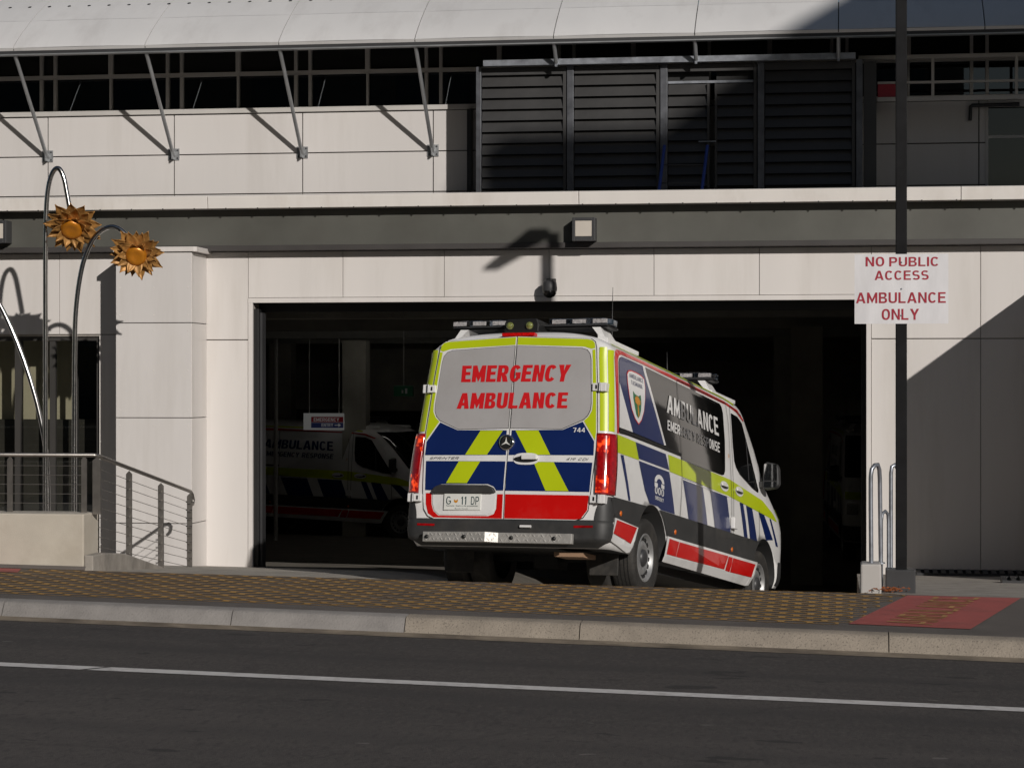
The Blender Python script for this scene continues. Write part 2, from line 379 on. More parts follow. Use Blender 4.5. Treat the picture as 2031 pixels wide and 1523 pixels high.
def glyph(ch, t, h):
    B = lambda a, b, c, d: [(a, c), (b, c), (b, d), (a, d)]
    W = .68
    if ch == 'I': return [B(0, t, 0, 1)], t
    if ch == 'L': return [B(0, t, 0, 1), B(t, .58, 0, h)], .58
    if ch in 'EF':
        p = [B(0, t, 0, 1), B(t, .60, 1 - h, 1), B(t, .56, .5 - h / 2 + .02, .5 + h / 2 + .02)]
        return (p + [B(t, .62, 0, h)] if ch == 'E' else p), .62
    if ch == 'T': return [B(0, W - .04, 1 - h, 1), B(.32 - t / 2, .32 + t / 2, 0, 1 - h)], .64
    if ch == 'H': return [B(0, t, 0, 1), B(W - t, W, 0, 1), B(t, W - t, .5 - h / 2, .5 + h / 2)], W
    if ch == 'N': return [B(0, t, 0, 1), B(W - t, W, 0, 1), [(t, 1), (t, 1 - t * 1.75), (W - t, 0), (W - t, t * 1.75)]], W
    if ch == 'M':
        W = .84; m = W / 2
        return [B(0, t, 0, 1), B(W - t, W, 0, 1), [(t, 1), (t, 1 - t * 2.5), (m, 0), (m, t * 2.1)], [(W - t, 1), (W - t, 1 - t * 2.5), (m, 0), (m, t * 2.1)]], W
    if ch == 'A':
        W = .78; m = W / 2; ap = 1 - t * 1.25; xi = lambda y: t * 1.08 + (m - t * 1.08) * (y / ap)
        L = [(0, 0), (t * 1.08, 0), (m, ap), (m, 1), (m - t * .6, 1)]
        return [L, [(W - a, b) for a, b in L], [(xi(.2), .2), (W - xi(.2), .2), (W - xi(.2 + h), .2 + h), (xi(.2 + h), .2 + h)]], W
    if ch == 'Y':
        W = .74; m = W / 2; L = [(0, 1), (t * 1.2, 1), (m, .62), (m, .40), (m - t / 2, .40)]
        return [L, [(W - a, b) for a, b in L], B(m - t / 2, m + t / 2, 0, .40)], W
    if ch == 'U': return [B(0, t, .32, 1), B(W - t, W, .32, 1)] + arcstrip(0, .64, h, .64 - h, W / 2, W / 2, W / 2 - t, 180, 360), W
    if ch in 'O0Q':
        if ch == '0': W = .60
        return arcstrip(0, 1, h, 1 - h, W / 2, W / 2, W / 2 - t, 0, 360, 28), W
    if ch == 'C': return arcstrip(0, 1, h, 1 - h, W / 2, W / 2, W / 2 - t, 38, 322, 22), W
    if ch == 'G': return arcstrip(0, 1, h, 1 - h, W / 2, W / 2, W / 2 - t, 38, 318, 22) + [B(W - t, W, .17, .38), B(W * .52, W, .38, .38 + h)], W
    if ch in 'DPRB':
        def bowl(y0, y1, hb, ht, x0, w): return [B(t, x0, y1 - ht, y1), B(t, x0, y0, y0 + hb)] + arcstrip(y0, y1, y0 + hb, y1 - ht, x0, w - x0, w - x0 - t, -90, 90, 12)
        s = [B(0, t, 0, 1)]
        if ch == 'D': return s + bowl(0, 1, h, h, .30, W), W
        if ch == 'P': return s + bowl(.38, 1, h, h, .36, .65), .65
        if ch == 'R': return s + bowl(.40, 1, h * .9, h, .38, .67) + [[(.27, .40), (.27 + t * 1.15, .40), (.71, 0), (.71 - t * 1.2, 0)]], .71
        return s + bowl(.51, 1, h * .5, h, .38, .63) + bowl(0, .51, h, h * .5, .38, .67), .67
    if ch == 'S':
        W = .64; g = h / 2
        return arcstrip(.5 - g, 1, .5 + g, 1 - h, W / 2, W / 2 - .01, W / 2 - t, 30, 270, 16) + arcstrip(0, .5 + g, h, .5 - g, W / 2, W / 2, W / 2 - t, 90, -150, 16), W
    if ch == '1': return [B(.14, .14 + t, 0, 1), [(.14, 1), (.14, .80), (0, .74), (0, .62 + h)]], .14 + t
    if ch == '4': return [B(.36, .36 + t, 0, 1), B(0, .36, .2, .2 + h), B(.36 + t, .36 + t + .08, .2, .2 + h), [(0, .2 + h), (t * .95, .2 + h), (.36, .74), (.36, 1)]], .44 + t
    if ch == '7': return [B(0, .58, 1 - h, 1), [(.58, 1 - h), (.58 - t * 1.1, 1 - h), (.14, 0), (.14 + t * 1.1, 0)]], .58
    if ch == '9': return arcstrip(.36, 1, .36 + h, 1 - h, .3, .3, .3 - t, 0, 360, 24) + [[(.6, .62), (.6 - t * .8, .45), (.16, 0), (.16 + t * 1.2, 0)]], .6
    return [], .3
def vtext(body, t=.20, h=.155, gap=.11, shear=0.0):
    vs, fs, x = [], [], 0.0
    for ch in body:
        ps, w = glyph(ch, t, h)
        for p in ps:
            o = len(vs); vs += [(x + a + shear * b, b) for a, b in p]; fs.append(tuple(range(o, o + len(p))))
        x += w + gap
    x0, x1 = min(a for a, b in vs), max(a for a, b in vs)
    return [((a - x0) / (x1 - x0), b) for a, b in vs], fs
def quadmap(vs, bl, br, tl, tr):
    o = []
    for a, b in vs:
        o.append(tuple((1 - b) * ((1 - a) * bl[i] + a * br[i]) + b * ((1 - a) * tl[i] + a * tr[i]) for i in range(len(bl))))
    return o
def decal(name, m, parent, vs, fs, mapper, step=0.12, solid=0.0):
    """flat film: 2-D faces cut along a grid and laid on a curved surface"""
    bm = bmesh.new(); bv = [bm.verts.new((a, b, 0)) for a, b in vs]
    for q in fs:
        try: bm.faces.new([bv[i] for i in q])
        except ValueError: pass
    for v in [v for v in bm.verts if not v.link_faces]: bm.verts.remove(v)
    bmesh.ops.remove_doubles(bm, verts=bm.verts[:], dist=1e-5)
    bmesh.ops.triangulate(bm, faces=bm.faces[:])
    if step:
        for ax in (0, 1):
            lo, hi = min(v.co[ax] for v in bm.verts), max(v.co[ax] for v in bm.verts)
            k = math.ceil(lo / step) * step; no = (1, 0, 0) if ax == 0 else (0, 1, 0)
            while k < hi:
                co = [0, 0, 0]; co[ax] = k
                bmesh.ops.bisect_plane(bm, geom=bm.verts[:] + bm.edges[:] + bm.faces[:], plane_co=co, plane_no=no, dist=1e-5)
                k += step
    for v in bm.verts: v.co = mapper(v.co.x, v.co.y)
    me = bpy.data.meshes.new(name); bm.to_mesh(me); bm.free(); me.materials.append(MATS[m])
    org = ORG.get(parent, (0, 0, 0)) if parent else (0, 0, 0)
    if org != (0, 0, 0): me.transform(Matrix.Translation(-Vector(org)))
    o = bpy.data.objects.new(name, me); COL.objects.link(o)
    if parent: o.parent = parent; ORG[o] = org
    if solid:
        md = o.modifiers.new('thick', 'SOLIDIFY'); md.thickness = solid; md.offset = 0
    return o
def poly(p): return p, [tuple(range(len(p)))]
def ell(cx, cy, rx, ry, n=20): return [(cx + rx * math.cos(2 * math.pi * k / n), cy + ry * math.sin(2 * math.pi * k / n)) for k in range(n)]

# ---------------------------------------------------------------- ground
Y_KERB, Y_CREST, Y_LINE = -8.65, -6.45, -11.4
def _line(u0, v0, u1, v1, Y):
    a, b = pt(u0, v0, Y), pt(u1, v1, Y); k = (b.z - a.z) / (b.x - a.x)
    return lambda x: a.z + k * (max(-30, min(30, x)) - a.x)
z_road = _line(0, 1227, 2031, 1311, Y_KERB - .2)
z_kerb = _line(0, 1186, 2031, 1264, Y_KERB)
z_crest = _line(0, 1127, 1720, 1177, Y_CREST)
def z_floor(x, y):
    d = max(0.0, y - Y_CREST)
    t = max(0.0, min(1.0, (x + 5.2) / 3.0)); t = t * t * (3 - 2 * t)
    return max(z_crest(x) - (0.076 + 0.074 * t) * d, -.86 - .002 * d)
XS = [-80, -30, -20, -14] + [-12 + 0.5 * k for k in range(33)] + [8, 14, 20, 30, 80]
def sheet(name, m, yz, xs=XS, kind='structure', parent=None):
    """rows of (y, z(x)) across xs"""
    o = MB().grid([[(x, y, z(x)) for x in xs] for y, z in yz]).build(name, m, parent)
    if kind: o['kind'] = kind
    return o
g = MB().grid([[(x, y, -4.5) for x in (-1500, 1500)] for y in (-1500, 1500)]).build('ground', 'footpath'); g['kind'] = 'structure'
road = sheet('road', 'asphalt', [(y, z_road) for y in (-60, -40, -30, -20, -16, -13, -11.4, -10, -9.3, -8.88)])
def line_mark(x0, x1, skew=0.12):
    n = max(1, int(abs(x1 - x0) / 0.5)); xs = [x0 + (x1 - x0) * k / n for k in range(n + 1)]
    rows = [[(x + (skew if dy > 0 else 0), Y_LINE + dy, z_road(x) + 0.004) for x in xs] for dy in (-0.075, 0.075)]
    o = MB().grid(rows).build('lane_line', 'line_white', road); o['kind'] = 'stuff'
line_mark(-40, px(166, Y_LINE)); line_mark(px(178, Y_LINE), 40)

foot = sheet('footpath', 'footpath', [(Y_KERB + (Y_CREST - Y_KERB) * t, (lambda x, t=t: z_kerb(x) * (1 - t) + z_crest(x) * t)) for t in (0, .2, .4, .6, .8, 1)])
def z_foot(x, y):
    t = (y - Y_KERB) / (Y_CREST - Y_KERB); return z_kerb(x) * (1 - t) + z_crest(x) * t

# kerb of cast lengths
kerb = MB().grid([[(x, y, z_road(x) + dz) for x in XS] for y, dz in ((-8.975, 0.003), (-8.92, 0.008), (-8.875, 0.022), (-8.84, 0.03))]).build('kerb', 'gutter')
kerb['kind'] = 'structure'
jx = [-40, -16, -13.2, -10.4] + [px(u, -8.85) for u in (4, 458, 802, 1149, 1763)] + [2.9, 5.4, 8, 40]
prof = [(Y_KERB - .24, 0.0), (Y_KERB - .215, 0.03), (Y_KERB - .175, 0.10), (Y_KERB - .155, 0.135), (Y_KERB - .13, 0.15), (Y_KERB, 0.158)]
for i in range(len(jx) - 1):
    a, b = jx[i] + 0.004, jx[i + 1] - 0.004
    n = max(2, int((b - a) / 0.4)); mb = MB()
    def kz(x, dz): return z_road(x) + (z_kerb(x) - z_road(x)) * (dz / 0.158)
    rows = [[(a + (b - a) * k / n, y, kz(a + (b - a) * k / n, dz)) for k in range(n + 1)] for y, dz in prof]
    mb.grid(rows)
    for xe in (a, b):
        mb.add([(xe, y, kz(xe, dz)) for y, dz in prof] + [(xe, Y_KERB, kz(xe, -0.1))], [tuple(range(len(prof) + 1))])
    mb.build('kerb_stone', 'kerb_rough' if i >= 6 else 'kerb_smooth', kerb)

# stencilled yellow lattice on the footpath
def lattice():
    a, h = 0.215, 0.118
    mb = MB(); y0, y1 = Y_KERB + 0.34, Y_CREST - 0.08
    rows = int((y1 - y0) / h)
    for j in range(rows + 1):
        cy = y0 + j * h
        xr = px(1683, -8.4) + 0.02 + (cy - y0) / (y1 - y0) * (px(1795, -6.5) - px(1683, -8.4))
        for i in range(56):
            cx = -9.2 + i * a + (a / 2 if j % 2 else 0)
            if cx > xr - a * 0.5: continue
            if cx < px(45, -6.6) and cy > -6.8: continue
            hexa = [(a / 2, -h / 3), (a / 2, h / 3), (0, 2 * h / 3), (-a / 2, h / 3), (-a / 2, -h / 3), (0, -2 * h / 3)]
            outer = []
            for k in range(6):
                p, q = hexa[k], hexa[(k + 1) % 6]
                outer += [p, ((p[0] + q[0]) / 2, (p[1] + q[1]) / 2)]
            rx, ry = a / 2 - 0.019, h * 0.485
            inner = []
            for p in outer:
                an = math.atan2(p[1] / ry, p[0] / rx); jit = 1 + random.uniform(-0.03, 0.03)
                inner.append((rx * math.cos(an) * jit, ry * math.sin(an) * jit))
            vs = [(cx + p[0], cy + p[1]) for p in outer] + [(cx + p[0], cy + p[1]) for p in inner]
            mb.add([(x, y, z_foot(x, y) + 0.004) for x, y in vs], [(k, (k + 1) % 12, 12 + (k + 1) % 12, 12 + k) for k in range(12)])
    o = mb.build('painted_lattice', 'yellow_paint', foot); o['kind'] = 'stuff'
lattice()
def mapfoot(dz): return lambda x, y: (x, y, z_foot(x, y) + dz)
rp = [(px(1683, -8.32), -8.32), (px(1925, -8.36), -8.36), (px(2025, -6.49), -6.49), (px(1800, -6.53), -6.53)]
decal('painted_panel', 'red_paint', foot, *poly(rp), mapfoot(0.005), 0.3)['kind'] = 'stuff'
decal('painted_panel', 'red_paint', foot, *poly([(-11, -6.8), (px(35, -6.8), -6.8), (px(42, -6.49), -6.49), (-11, -6.49)]), mapfoot(0.005), 0.3)['kind'] = 'stuff'
v, f = vtext('AMBULANCE', .11, .11, .16)
def lerp(a, b, t): return tuple(p + (q - p) * t for p, q in zip(a, b))
r0, r1, r2, r3 = rp
bl, br = lerp(lerp(r0, r1, .66), lerp(r3, r2, .66), .06), lerp(lerp(r0, r1, .66), lerp(r3, r2, .66), .96)
tl, tr = lerp(lerp(r0, r1, .26), lerp(r3, r2, .26), .06), lerp(lerp(r0, r1, .26), lerp(r3, r2, .26), .96)
decal('painted_word', 'faded_yellow', foot, quadmap(v, bl, br, tl, tr), f, mapfoot(0.009), 0)['kind'] = 'stuff'

# garage floor and the forecourt beside it
xs = [-11.6 + 0.4 * k for k in range(29)] + [px(1706, -6.2)]
ys = [Y_CREST + .3 * k for k in range(22)] + [.2]
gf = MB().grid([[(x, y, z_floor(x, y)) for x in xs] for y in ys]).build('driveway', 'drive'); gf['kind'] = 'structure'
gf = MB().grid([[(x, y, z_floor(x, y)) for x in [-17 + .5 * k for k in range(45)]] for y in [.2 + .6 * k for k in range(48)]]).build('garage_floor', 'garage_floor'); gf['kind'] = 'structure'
xf = px(1706, -6.2)
fc = MB().grid([[(x, y, z_crest(x) * (1 - t) + pz(1900, 1141, 0.0) * t) for x in (xf, 1, 2, 3, 5, 8)] for y, t in ((Y_CREST, 0), (-4.5, .3), (-2, .7), (0.03, 1))]).add(
    [(xf, Y_CREST, z_crest(xf)), (xf, 0.03, pz(1900, 1141, 0.0)), (xf, 0.03, -2), (xf, Y_CREST, -2)], [(0, 1, 2, 3)]).build('forecourt', 'concrete'); fc['kind'] = 'structure'

# ---------------------------------------------------------------- the hospital building
BX = -3.0
bld = thing_b('hospital_building', (BX, 0, 0), 'pale panelled hospital building with a wide dark ambulance bay opening', 'building')
PX0, PX1, PTOP = -6.10, 0.19, 2.84
WX0, WX1, WTOP = -10.2, bpx(196, 0.0), 2.50
Z_PAN, Z_FA0, Z_FA1, Z_LE0, Z_LE1 = 3.37, 3.43, 3.76, 3.80, 3.935
# structural backing, dark in the joints
w = MB()
w.box(-16, WX0, .022, .34, -.6, Z_PAN + .02); w.box(WX0, WX1, .022, .34, WTOP, Z_PAN + .02); w.box(WX1, PX0, .022, .34, -.6, Z_PAN + .02)
w.box(PX0, PX1, .022, .34, PTOP + .01, Z_PAN + .02); w.box(PX1, 9, .022, .34, -.6, Z_PAN + .02)
w.build('wall', 'joint_pale', bld)
GAP = 0.0028
def panel(x0, x1, z0, z1, y=0.0, m='panel', name='wall_panel', t=0.02):
    return box(name, m, bld, x0 + GAP, x1 - GAP, y, y + t, z0 + GAP, z1 - GAP, 0.002)
# lintel band
lx = [PX0 - .05] + [bpx(u, 0) for u in (680, 881, 1089, 1297, 1506)] + [PX1 + .05]
for a, b in zip(lx[:-1], lx[1:]): panel(a + .0, b, PTOP + .052, Z_PAN)
box('lintel_trim', 'panel', bld, PX0 - .05, PX1 + .05, -.012, .03, PTOP, PTOP + .05, .003)
# left of the opening
xp0, xp1 = bpx(230, -.55), bpx(380, -.55)
xa = bpx(404, 0)
panel(xa - .6, PX0 - .05, 2.46, Z_PAN); panel(xa - .6, PX0 - .05, -.3, 2.455)
box('jamb_trim', 'panel', bld, PX0 - .048, PX0, -.012, .03, -.3, PTOP, .003)
box('jamb_trim', 'panel', bld, PX1, PX1 + .048, -.012, .03, -.3, PTOP, .003)
xs_ = [WX0, bpx(-130, 0), bpx(118, 0), xp0 + .35]
for a, b in zip(xs_[:-1], xs_[1:]): panel(a, b, WTOP + .02, Z_PAN)
panel(WX1 + .002, xp0 + .35, -.3, WTOP + .015)
panel(-14, WX0, -.3, Z_PAN)
# right of the opening
rx = [PX1 + .05, bpx(1945, 0), bpx(1945, 0) + 1.05, bpx(1945, 0) + 2.1, 6, 9]
for a, b in zip(rx[:-1], rx[1:]):
    panel(a, b, 2.452, Z_PAN); panel(a, b, -.25, 2.447)
# dark roller door frame inside the opening
d = MB(); d.box(PX0 + .0, PX0 + .05, .035, .2, -.9, PTOP - .06); d.box(PX1 - .05, PX1, .25, .36, -.9, PTOP - .06); d.box(PX0, PX1, .25, .36, PTOP - .09, PTOP)
d.build('door_frame', 'black', bld, .004)
box('door_guide', 'charcoal', bld, PX0 + .052, PX0 + .075, .1, .24, -.9, PTOP - .1)
# pillar
pil = box('pillar', 'joint', bld, xp0 + .022, xp1 - .022, -.53, .0, -.5, 3.33)
zr = [-.35] + [bpz(300, v, -.55) for v in (1038, 829, 641)] + [3.34]
fm = MB()
for a, b in zip(zr[:-1], zr[1:]):
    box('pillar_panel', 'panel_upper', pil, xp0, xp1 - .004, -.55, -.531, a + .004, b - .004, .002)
    box('pillar_panel', 'panel', pil, xp1 - .021, xp1, -.545, -.003, a + .004, b - .004, .002)
    box('pillar_panel', 'panel', pil, xp0, xp0 + .021, -.53, -.003, a + .004, b - .004, .002)
    for fx in (xp0 + .04, (xp0 + xp1) / 2, xp1 - .04):
        for fz in (a + .08, (a + b) / 2, b - .08): fm.lathe([(0.0, -.5525), (.006, -.552), (.008, -.5495)], (fx, 0, fz), 'y', 8)
fo = fm.build('fastener', 'panel', pil); fo['kind'] = 'stuff'
cp = MB().prism([(xp0 - .025, -.575), (xp1 + .03, -.575), (xp1 + .055, -.55), (xp1 + .055, .0), (xp0 - .025, .0)], 3.345, 3.395).build('coping', 'panel', pil, .004)
# fascia, channel, ledge
box('fascia_board', 'fascia', bld, -16, 9, -.12, .3, Z_FA0, Z_LE0 + .02)
box('channel', 'channel', bld, -16, 9, -.15, .3, Z_PAN + .004, Z_FA0 - .002, .004)
lj = [-16, -10.5, bpx(412, -.28), bpx(1148, -.28), bpx(1906, -.28), 5, 9]
for a, b in zip(lj[:-1], lj[1:]):
    MB().prism([(-.28, Z_LE0), (-.30, Z_LE1 - .01), (-.27, Z_LE1), (.5, Z_LE1 + .03), (.5, Z_LE0)], a + .003, b - .003, 'x').build('ledge', 'ledge', bld, .004)
sm = MB()
x = -10.0
while x < 3: sm.box(x, x + .012, -.292, -.281, Z_LE0 - .008, Z_LE0 + .006); x += .335
so = sm.build('ledge_clip', 'channel', bld); so['kind'] = 'stuff'
# upper wall set back above the ledge
UY = 1.30; PER = 1.4505; X0 = -8.789
uz = [3.90, 4.083, 4.522, 4.966]
xk = [X0 + PER * k for k in range(-2, 9)]
uw = MB().box(-16, 9, UY + .022, UY + .25, 3.4, 4.97).build('wall', 'joint', bld)
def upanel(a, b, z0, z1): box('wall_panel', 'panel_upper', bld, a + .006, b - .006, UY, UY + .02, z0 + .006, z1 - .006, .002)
dx_win = bpx(1960, UY)
for k in range(len(xk) - 1):
    for z0, z1 in zip(uz[:-1], uz[1:]):
        a, b = xk[k], xk[k + 1]
        if a < dx_win < b: b = dx_win
        elif a > dx_win: continue
        upanel(a, b, z0, z1)
# window sill, mullions, panes
box('window_sill', 'frame', bld, -16, 9, UY - .03, UY + .06, 4.968, 5.022, .003)
ZT, ZH = 5.40, 5.95
box('transom', 'frame', bld, -16, 9, UY - .002, UY + .05, ZT - .022, ZT + .022)
for k in range(len(xk)):
    x = xk[k]
    for a, wdt in ((-.075, .034), (.085, .034), (.725, .024)):
        box('mullion', 'frame', bld, x + a - wdt / 2, x + a + wdt / 2, UY - .012, UY + .055, 5.022, ZT - .022)
    for a, wdt in ((-.075, .034), (.085, .034), (.725, .05)):
        box('mullion', 'frame', bld, x + a - wdt / 2, x + a + wdt / 2, UY - .012, UY + .055, ZT + .022, ZH)
    for a, b in ((-.058, .068), (.102, .70), (.75, PER - .092)):
        for z0, z1 in ((5.022, ZT - .022), (ZT + .022, ZH)):
            MB().add([(x + a, UY + .03, z0), (x + b, UY + .03, z0), (x + b, UY + .03, z1), (x + a, UY + .03, z1)], [(0, 1, 2, 3)]).build('window_pane', 'pane_dark', bld)
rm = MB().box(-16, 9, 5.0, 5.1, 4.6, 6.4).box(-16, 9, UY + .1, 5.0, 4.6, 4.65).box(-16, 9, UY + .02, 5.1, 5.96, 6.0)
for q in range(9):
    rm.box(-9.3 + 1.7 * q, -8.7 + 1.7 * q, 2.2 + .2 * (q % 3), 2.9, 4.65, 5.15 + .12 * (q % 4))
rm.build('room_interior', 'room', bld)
# right-hand dark window of the upper floor
box('window_frame', 'frame', bld, dx_win - .03, dx_win, UY - .01, UY + .06, 3.9, 4.95)
box('window_frame', 'frame', bld, dx_win, 3.4, UY - .0, UY + .05, bpz(1990, 272, UY) - .015, bpz(1990, 272, UY) + .015)
MB().box(dx_win, 3.4, UY + .008, UY + .018, 3.9, 4.93).build('window_pane', 'tint', bld)
box('window_head', 'panel_upper', bld, dx_win, 3.4, UY, UY + .02, bpz(1990, 213, UY), 4.966)
a, b = bpt(1924, 240, UY - .05), bpt(1925, 213, UY - .05)
MB().tube([a, b, b + Vector((.02, 0, .015)), b + Vector((.5, 0, .02))], .02).build('downpipe', 'charcoal', bld)
# canopy of curved panels
can = MB().prism([(.28, 5.56), (.9, 5.96), (1.3, 6.02), (1.3, 5.95)], -14, 8, 'x').build('canopy', 'joint', bld)
cprof = [(.235, 5.575), (.30, 5.632), (.50, 5.775), (.77, 5.945), (1.0, 6.078), (1.24, 6.205), (1.8, 6.47), (2.6, 6.75), (4.0, 7.0)]
nrm = Vector((0, .57, -.82)) * .035
for k in range(-2, 9):
    a, b = X0 + PER * k + .005, X0 + PER * (k + 1) - .005
    for pr in (cprof[:4], [(cprof[3][0] + .003, cprof[3][1] + .002)] + cprof[4:]):
        mb = MB()
        xx = [a + (b - a) * q / 4 for q in range(5)]
        mb.grid([[(x, y, z + .004 * math.sin(math.pi * (x - a) / (b - a))) for x in xx] for y, z in pr])
        mb.grid([[(x, y + nrm.y, z + nrm.z) for x in xx] for y, z in pr])
        n = len(pr)
        for x in (a, b):
            mb.add([(x, y, z) for y, z in pr] + [(x, y + nrm.y, z + nrm.z) for y, z in pr], [(i, i + 1, n + i + 1, n + i) for i in range(n - 1)])
        for y, z in (pr[0], pr[-1]):
            mb.add([(a, y, z), (b, y, z), (b, y + nrm.y, z + nrm.z), (a, y + nrm.y, z + nrm.z)], [(0, 1, 2, 3)])
        mb.build('canopy_panel', 'canopy', can)
hx = bpx(20, 1.15); hz = 6.160; hn = Vector((0, -.47, .88))
for k in range(40):
    c = Vector((hx + .2275 * k, 1.155, hz)) + hn * .006
    u, v_ = Vector((1, 0, 0)), Vector((0, .88, .47))
    MB().add([c + (u * math.cos(t * .628) + v_ * math.sin(t * .628)) * .02 for t in range(10)], [tuple(range(10))]).build('vent_hole', 'black', can)
gt = MB(); gt.box(-14, 8, .255, .33, 5.515, 5.565); gt.build('gutter', 'charcoal', can)
box('gutter_lip', 'strut', can, -14, 8, .25, .345, 5.50, 5.513)
# raking struts on wall plates
for k in range(-1, 8):
    x = X0 + PER * k
    if bpx(925, UY) < x < bpx(1712, UY):
        st = MB().tube([(x, .47, 5.33), (x, .30, 5.50), (x, .27, 5.56)], .021, 10).build('strut', 'strut', bld)
        MB().box(x - .012, x + .012, .455, .50, 5.29, 5.335).build('outrigger', 'galv', st)
        continue
    if x > bpx(1712, UY): continue
    st = MB().tube([(x, UY - .03, 4.515), (x, .30, 5.50), (x, .27, 5.56)], .021, 10).build('strut', 'strut', bld)
    MB().box(x - .062, x + .062, UY - .014, UY - .001, 4.465, 4.59).build('wall_plate', 'strut', st)
    MB().box(x - .006, x + .006, UY - .09, UY - .014, 4.47, 4.56).build('gusset', 'strut', st)
    for bx_ in (-.042, .042):
        for bz in (4.485, 4.57): MB().lathe([(0, UY - .024), (.009, UY - .023), (.009, UY - .014)], (x + bx_, 0, bz), 'y', 6, False).build('bolt', 'charcoal', st)
# balustrade and red panel at the right of the upper floor
BY = 0.95
bal = MB(); zb0, zb1, zb2 = bpz(1900, 196, BY), bpz(1900, 163, BY), bpz(1900, 112, BY)
bx0, bx1 = bpx(1702, BY), 4.0
b_ = box('balustrade', 'frame', bld, bx0, bx1, BY - .03, BY + .03, zb2 - .02, zb2 + .02, .004)
box('rail', 'frame', b_, bx0 + .2, bx1, BY - .02, BY + .02, zb1 - .012, zb1 + .012)
box('rail', 'frame', b_, bx0 + .2, bx1, BY - .03, BY + .03, zb0 - .022, zb0 + .022)
for u in (1850, 2016): box('baluster', 'frame', b_, bpx(u, BY) - .015, bpx(u, BY) + .015, BY - .022, BY + .022, zb0 + .02, zb2 - .02)
box('red_panel', 'sign_red', b_, bpx(1741, BY), bpx(1779, BY), BY - .01, BY + .01, zb0 + .023, zb1 - .013)
# lower left window
fr = MB().box(WX0, WX1, .05, .12, WTOP - .045, WTOP).box(WX1 - .04, WX1, .05, .12, -.2, WTOP - .045).box(WX0, WX1, .05, .12, .42, .47)
fr.build('window_frame', 'darkframe', bld)
for u, wd in ((-60, .05), (36, .075), (104, .06), (150, .03)):
    box('mullion', 'darkframe', bld, bpx(u, .06) - wd / 2, bpx(u, .06) + wd / 2, .06, .115, .47, WTOP - .045)
ed = [WX0] + [bpx(u, .09) for u in (-60, 36, 104, 150)] + [WX1 - .04]
for a, b in zip(ed[:-1], ed[1:]):
    MB().add([(a + .01, .09, .47), (b - .01, .09, .47), (b - .01, .09, WTOP - .05), (a + .01, .09, WTOP - .05)], [(0, 1, 2, 3)]).build('window_pane', 'pane_clear', bld)
box('inner_wall', 'cream', bld, WX0, bpx(150, .62), .62, .7, 1.62, 2.6)
box('inner_dark_block', 'room', bld, WX0, WX1 + .6, .5, .9, -.2, 1.62)  # dark block added for the dark street reflection in the lower panes
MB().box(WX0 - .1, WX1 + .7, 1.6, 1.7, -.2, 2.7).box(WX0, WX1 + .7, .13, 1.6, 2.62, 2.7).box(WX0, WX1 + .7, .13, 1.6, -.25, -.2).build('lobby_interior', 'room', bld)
# garage interior
gi = MB().box(-15, 4.6, 24.5, 24.7, -2, 3.6).box(-15.1, -14.9, .34, 24.5, -2, 3.6).box(4.4, 4.6, .34, 24.5, -2, 3.6)
gi.box(-14.9, -6.9, 1.75, 1.8, -2, 3.6).box(-6.95, -6.9, .36, 1.75, -2, 3.6).box(-6.9, PX0, .341, .36, -2, 3.6).box(PX1, 4.4, .341, .36, -2, 3.6).box(PX0, PX1, .341, .36, 2.98, 3.6)
gi.build('garage_wall', 'garage_wall', bld)
box('garage_ceiling', 'garage_ceiling', bld, -14.9, 4.4, .36, 24.5, 3.25, 3.4)
for y in (4.2, 10.2, 16.0, 21): box('ceiling_beam', 'garage_ceiling', bld, -14.9, 4.4, y, y + .4, 2.80, 3.25)
for u, y in ((556, 20.5), (702, 18.2), (1560, 16), (1600, 9)): box('garage_column', 'garage_wall', bld, bpx(u, y) - .22, bpx(u, y) + .22, y, y + .4, -1.2, 2.80)
box('service_opening', 'black', bld, bpx(585, 24.4), bpx(685, 24.4), 24.45, 24.49, -.5, bpz(600, 812, 24.4))
box('service_opening', 'black', bld, bpx(705, 24.4), bpx(840, 24.4), 24.45, 24.49, -.5, bpz(760, 818, 24.4))
box('bulkhead', 'garage_wall', bld, bpx(705, 22), bpx(860, 22), 22, 24.4, bpz(760, 815, 22), 2.9)
MB().tube([(bpx(547, 17), 17, 3.2), (bpx(547, 17), 17, -.9)], .04).build('service_pipe', 'frame', bld)
box('notice', 'sign_white', bld, bpx(824, 24.3), bpx(836, 24.3), 24.38, 24.4, bpz(830, 875, 24.3), bpz(830, 840, 24.3))
for x_, y_ in ((-8.6, 13.0), (-5.6, 13.0), (-8.6, 17.2)):
    bt_ = box('batten_light', 'frame', bld, x_, x_ + 1.2, y_, y_ + .12, 3.19, 3.249)
    MB().tube([(x_ + .03, y_ + .06, 3.17), (x_ + 1.17, y_ + .06, 3.17)], .016, 8).build('tube', 'tube', bt_)
for x in (-11.2, -5.8, .4): box('duct', 'garage_wall', bld, x, x + .6, .6, 24.4, 3.0, 3.25)

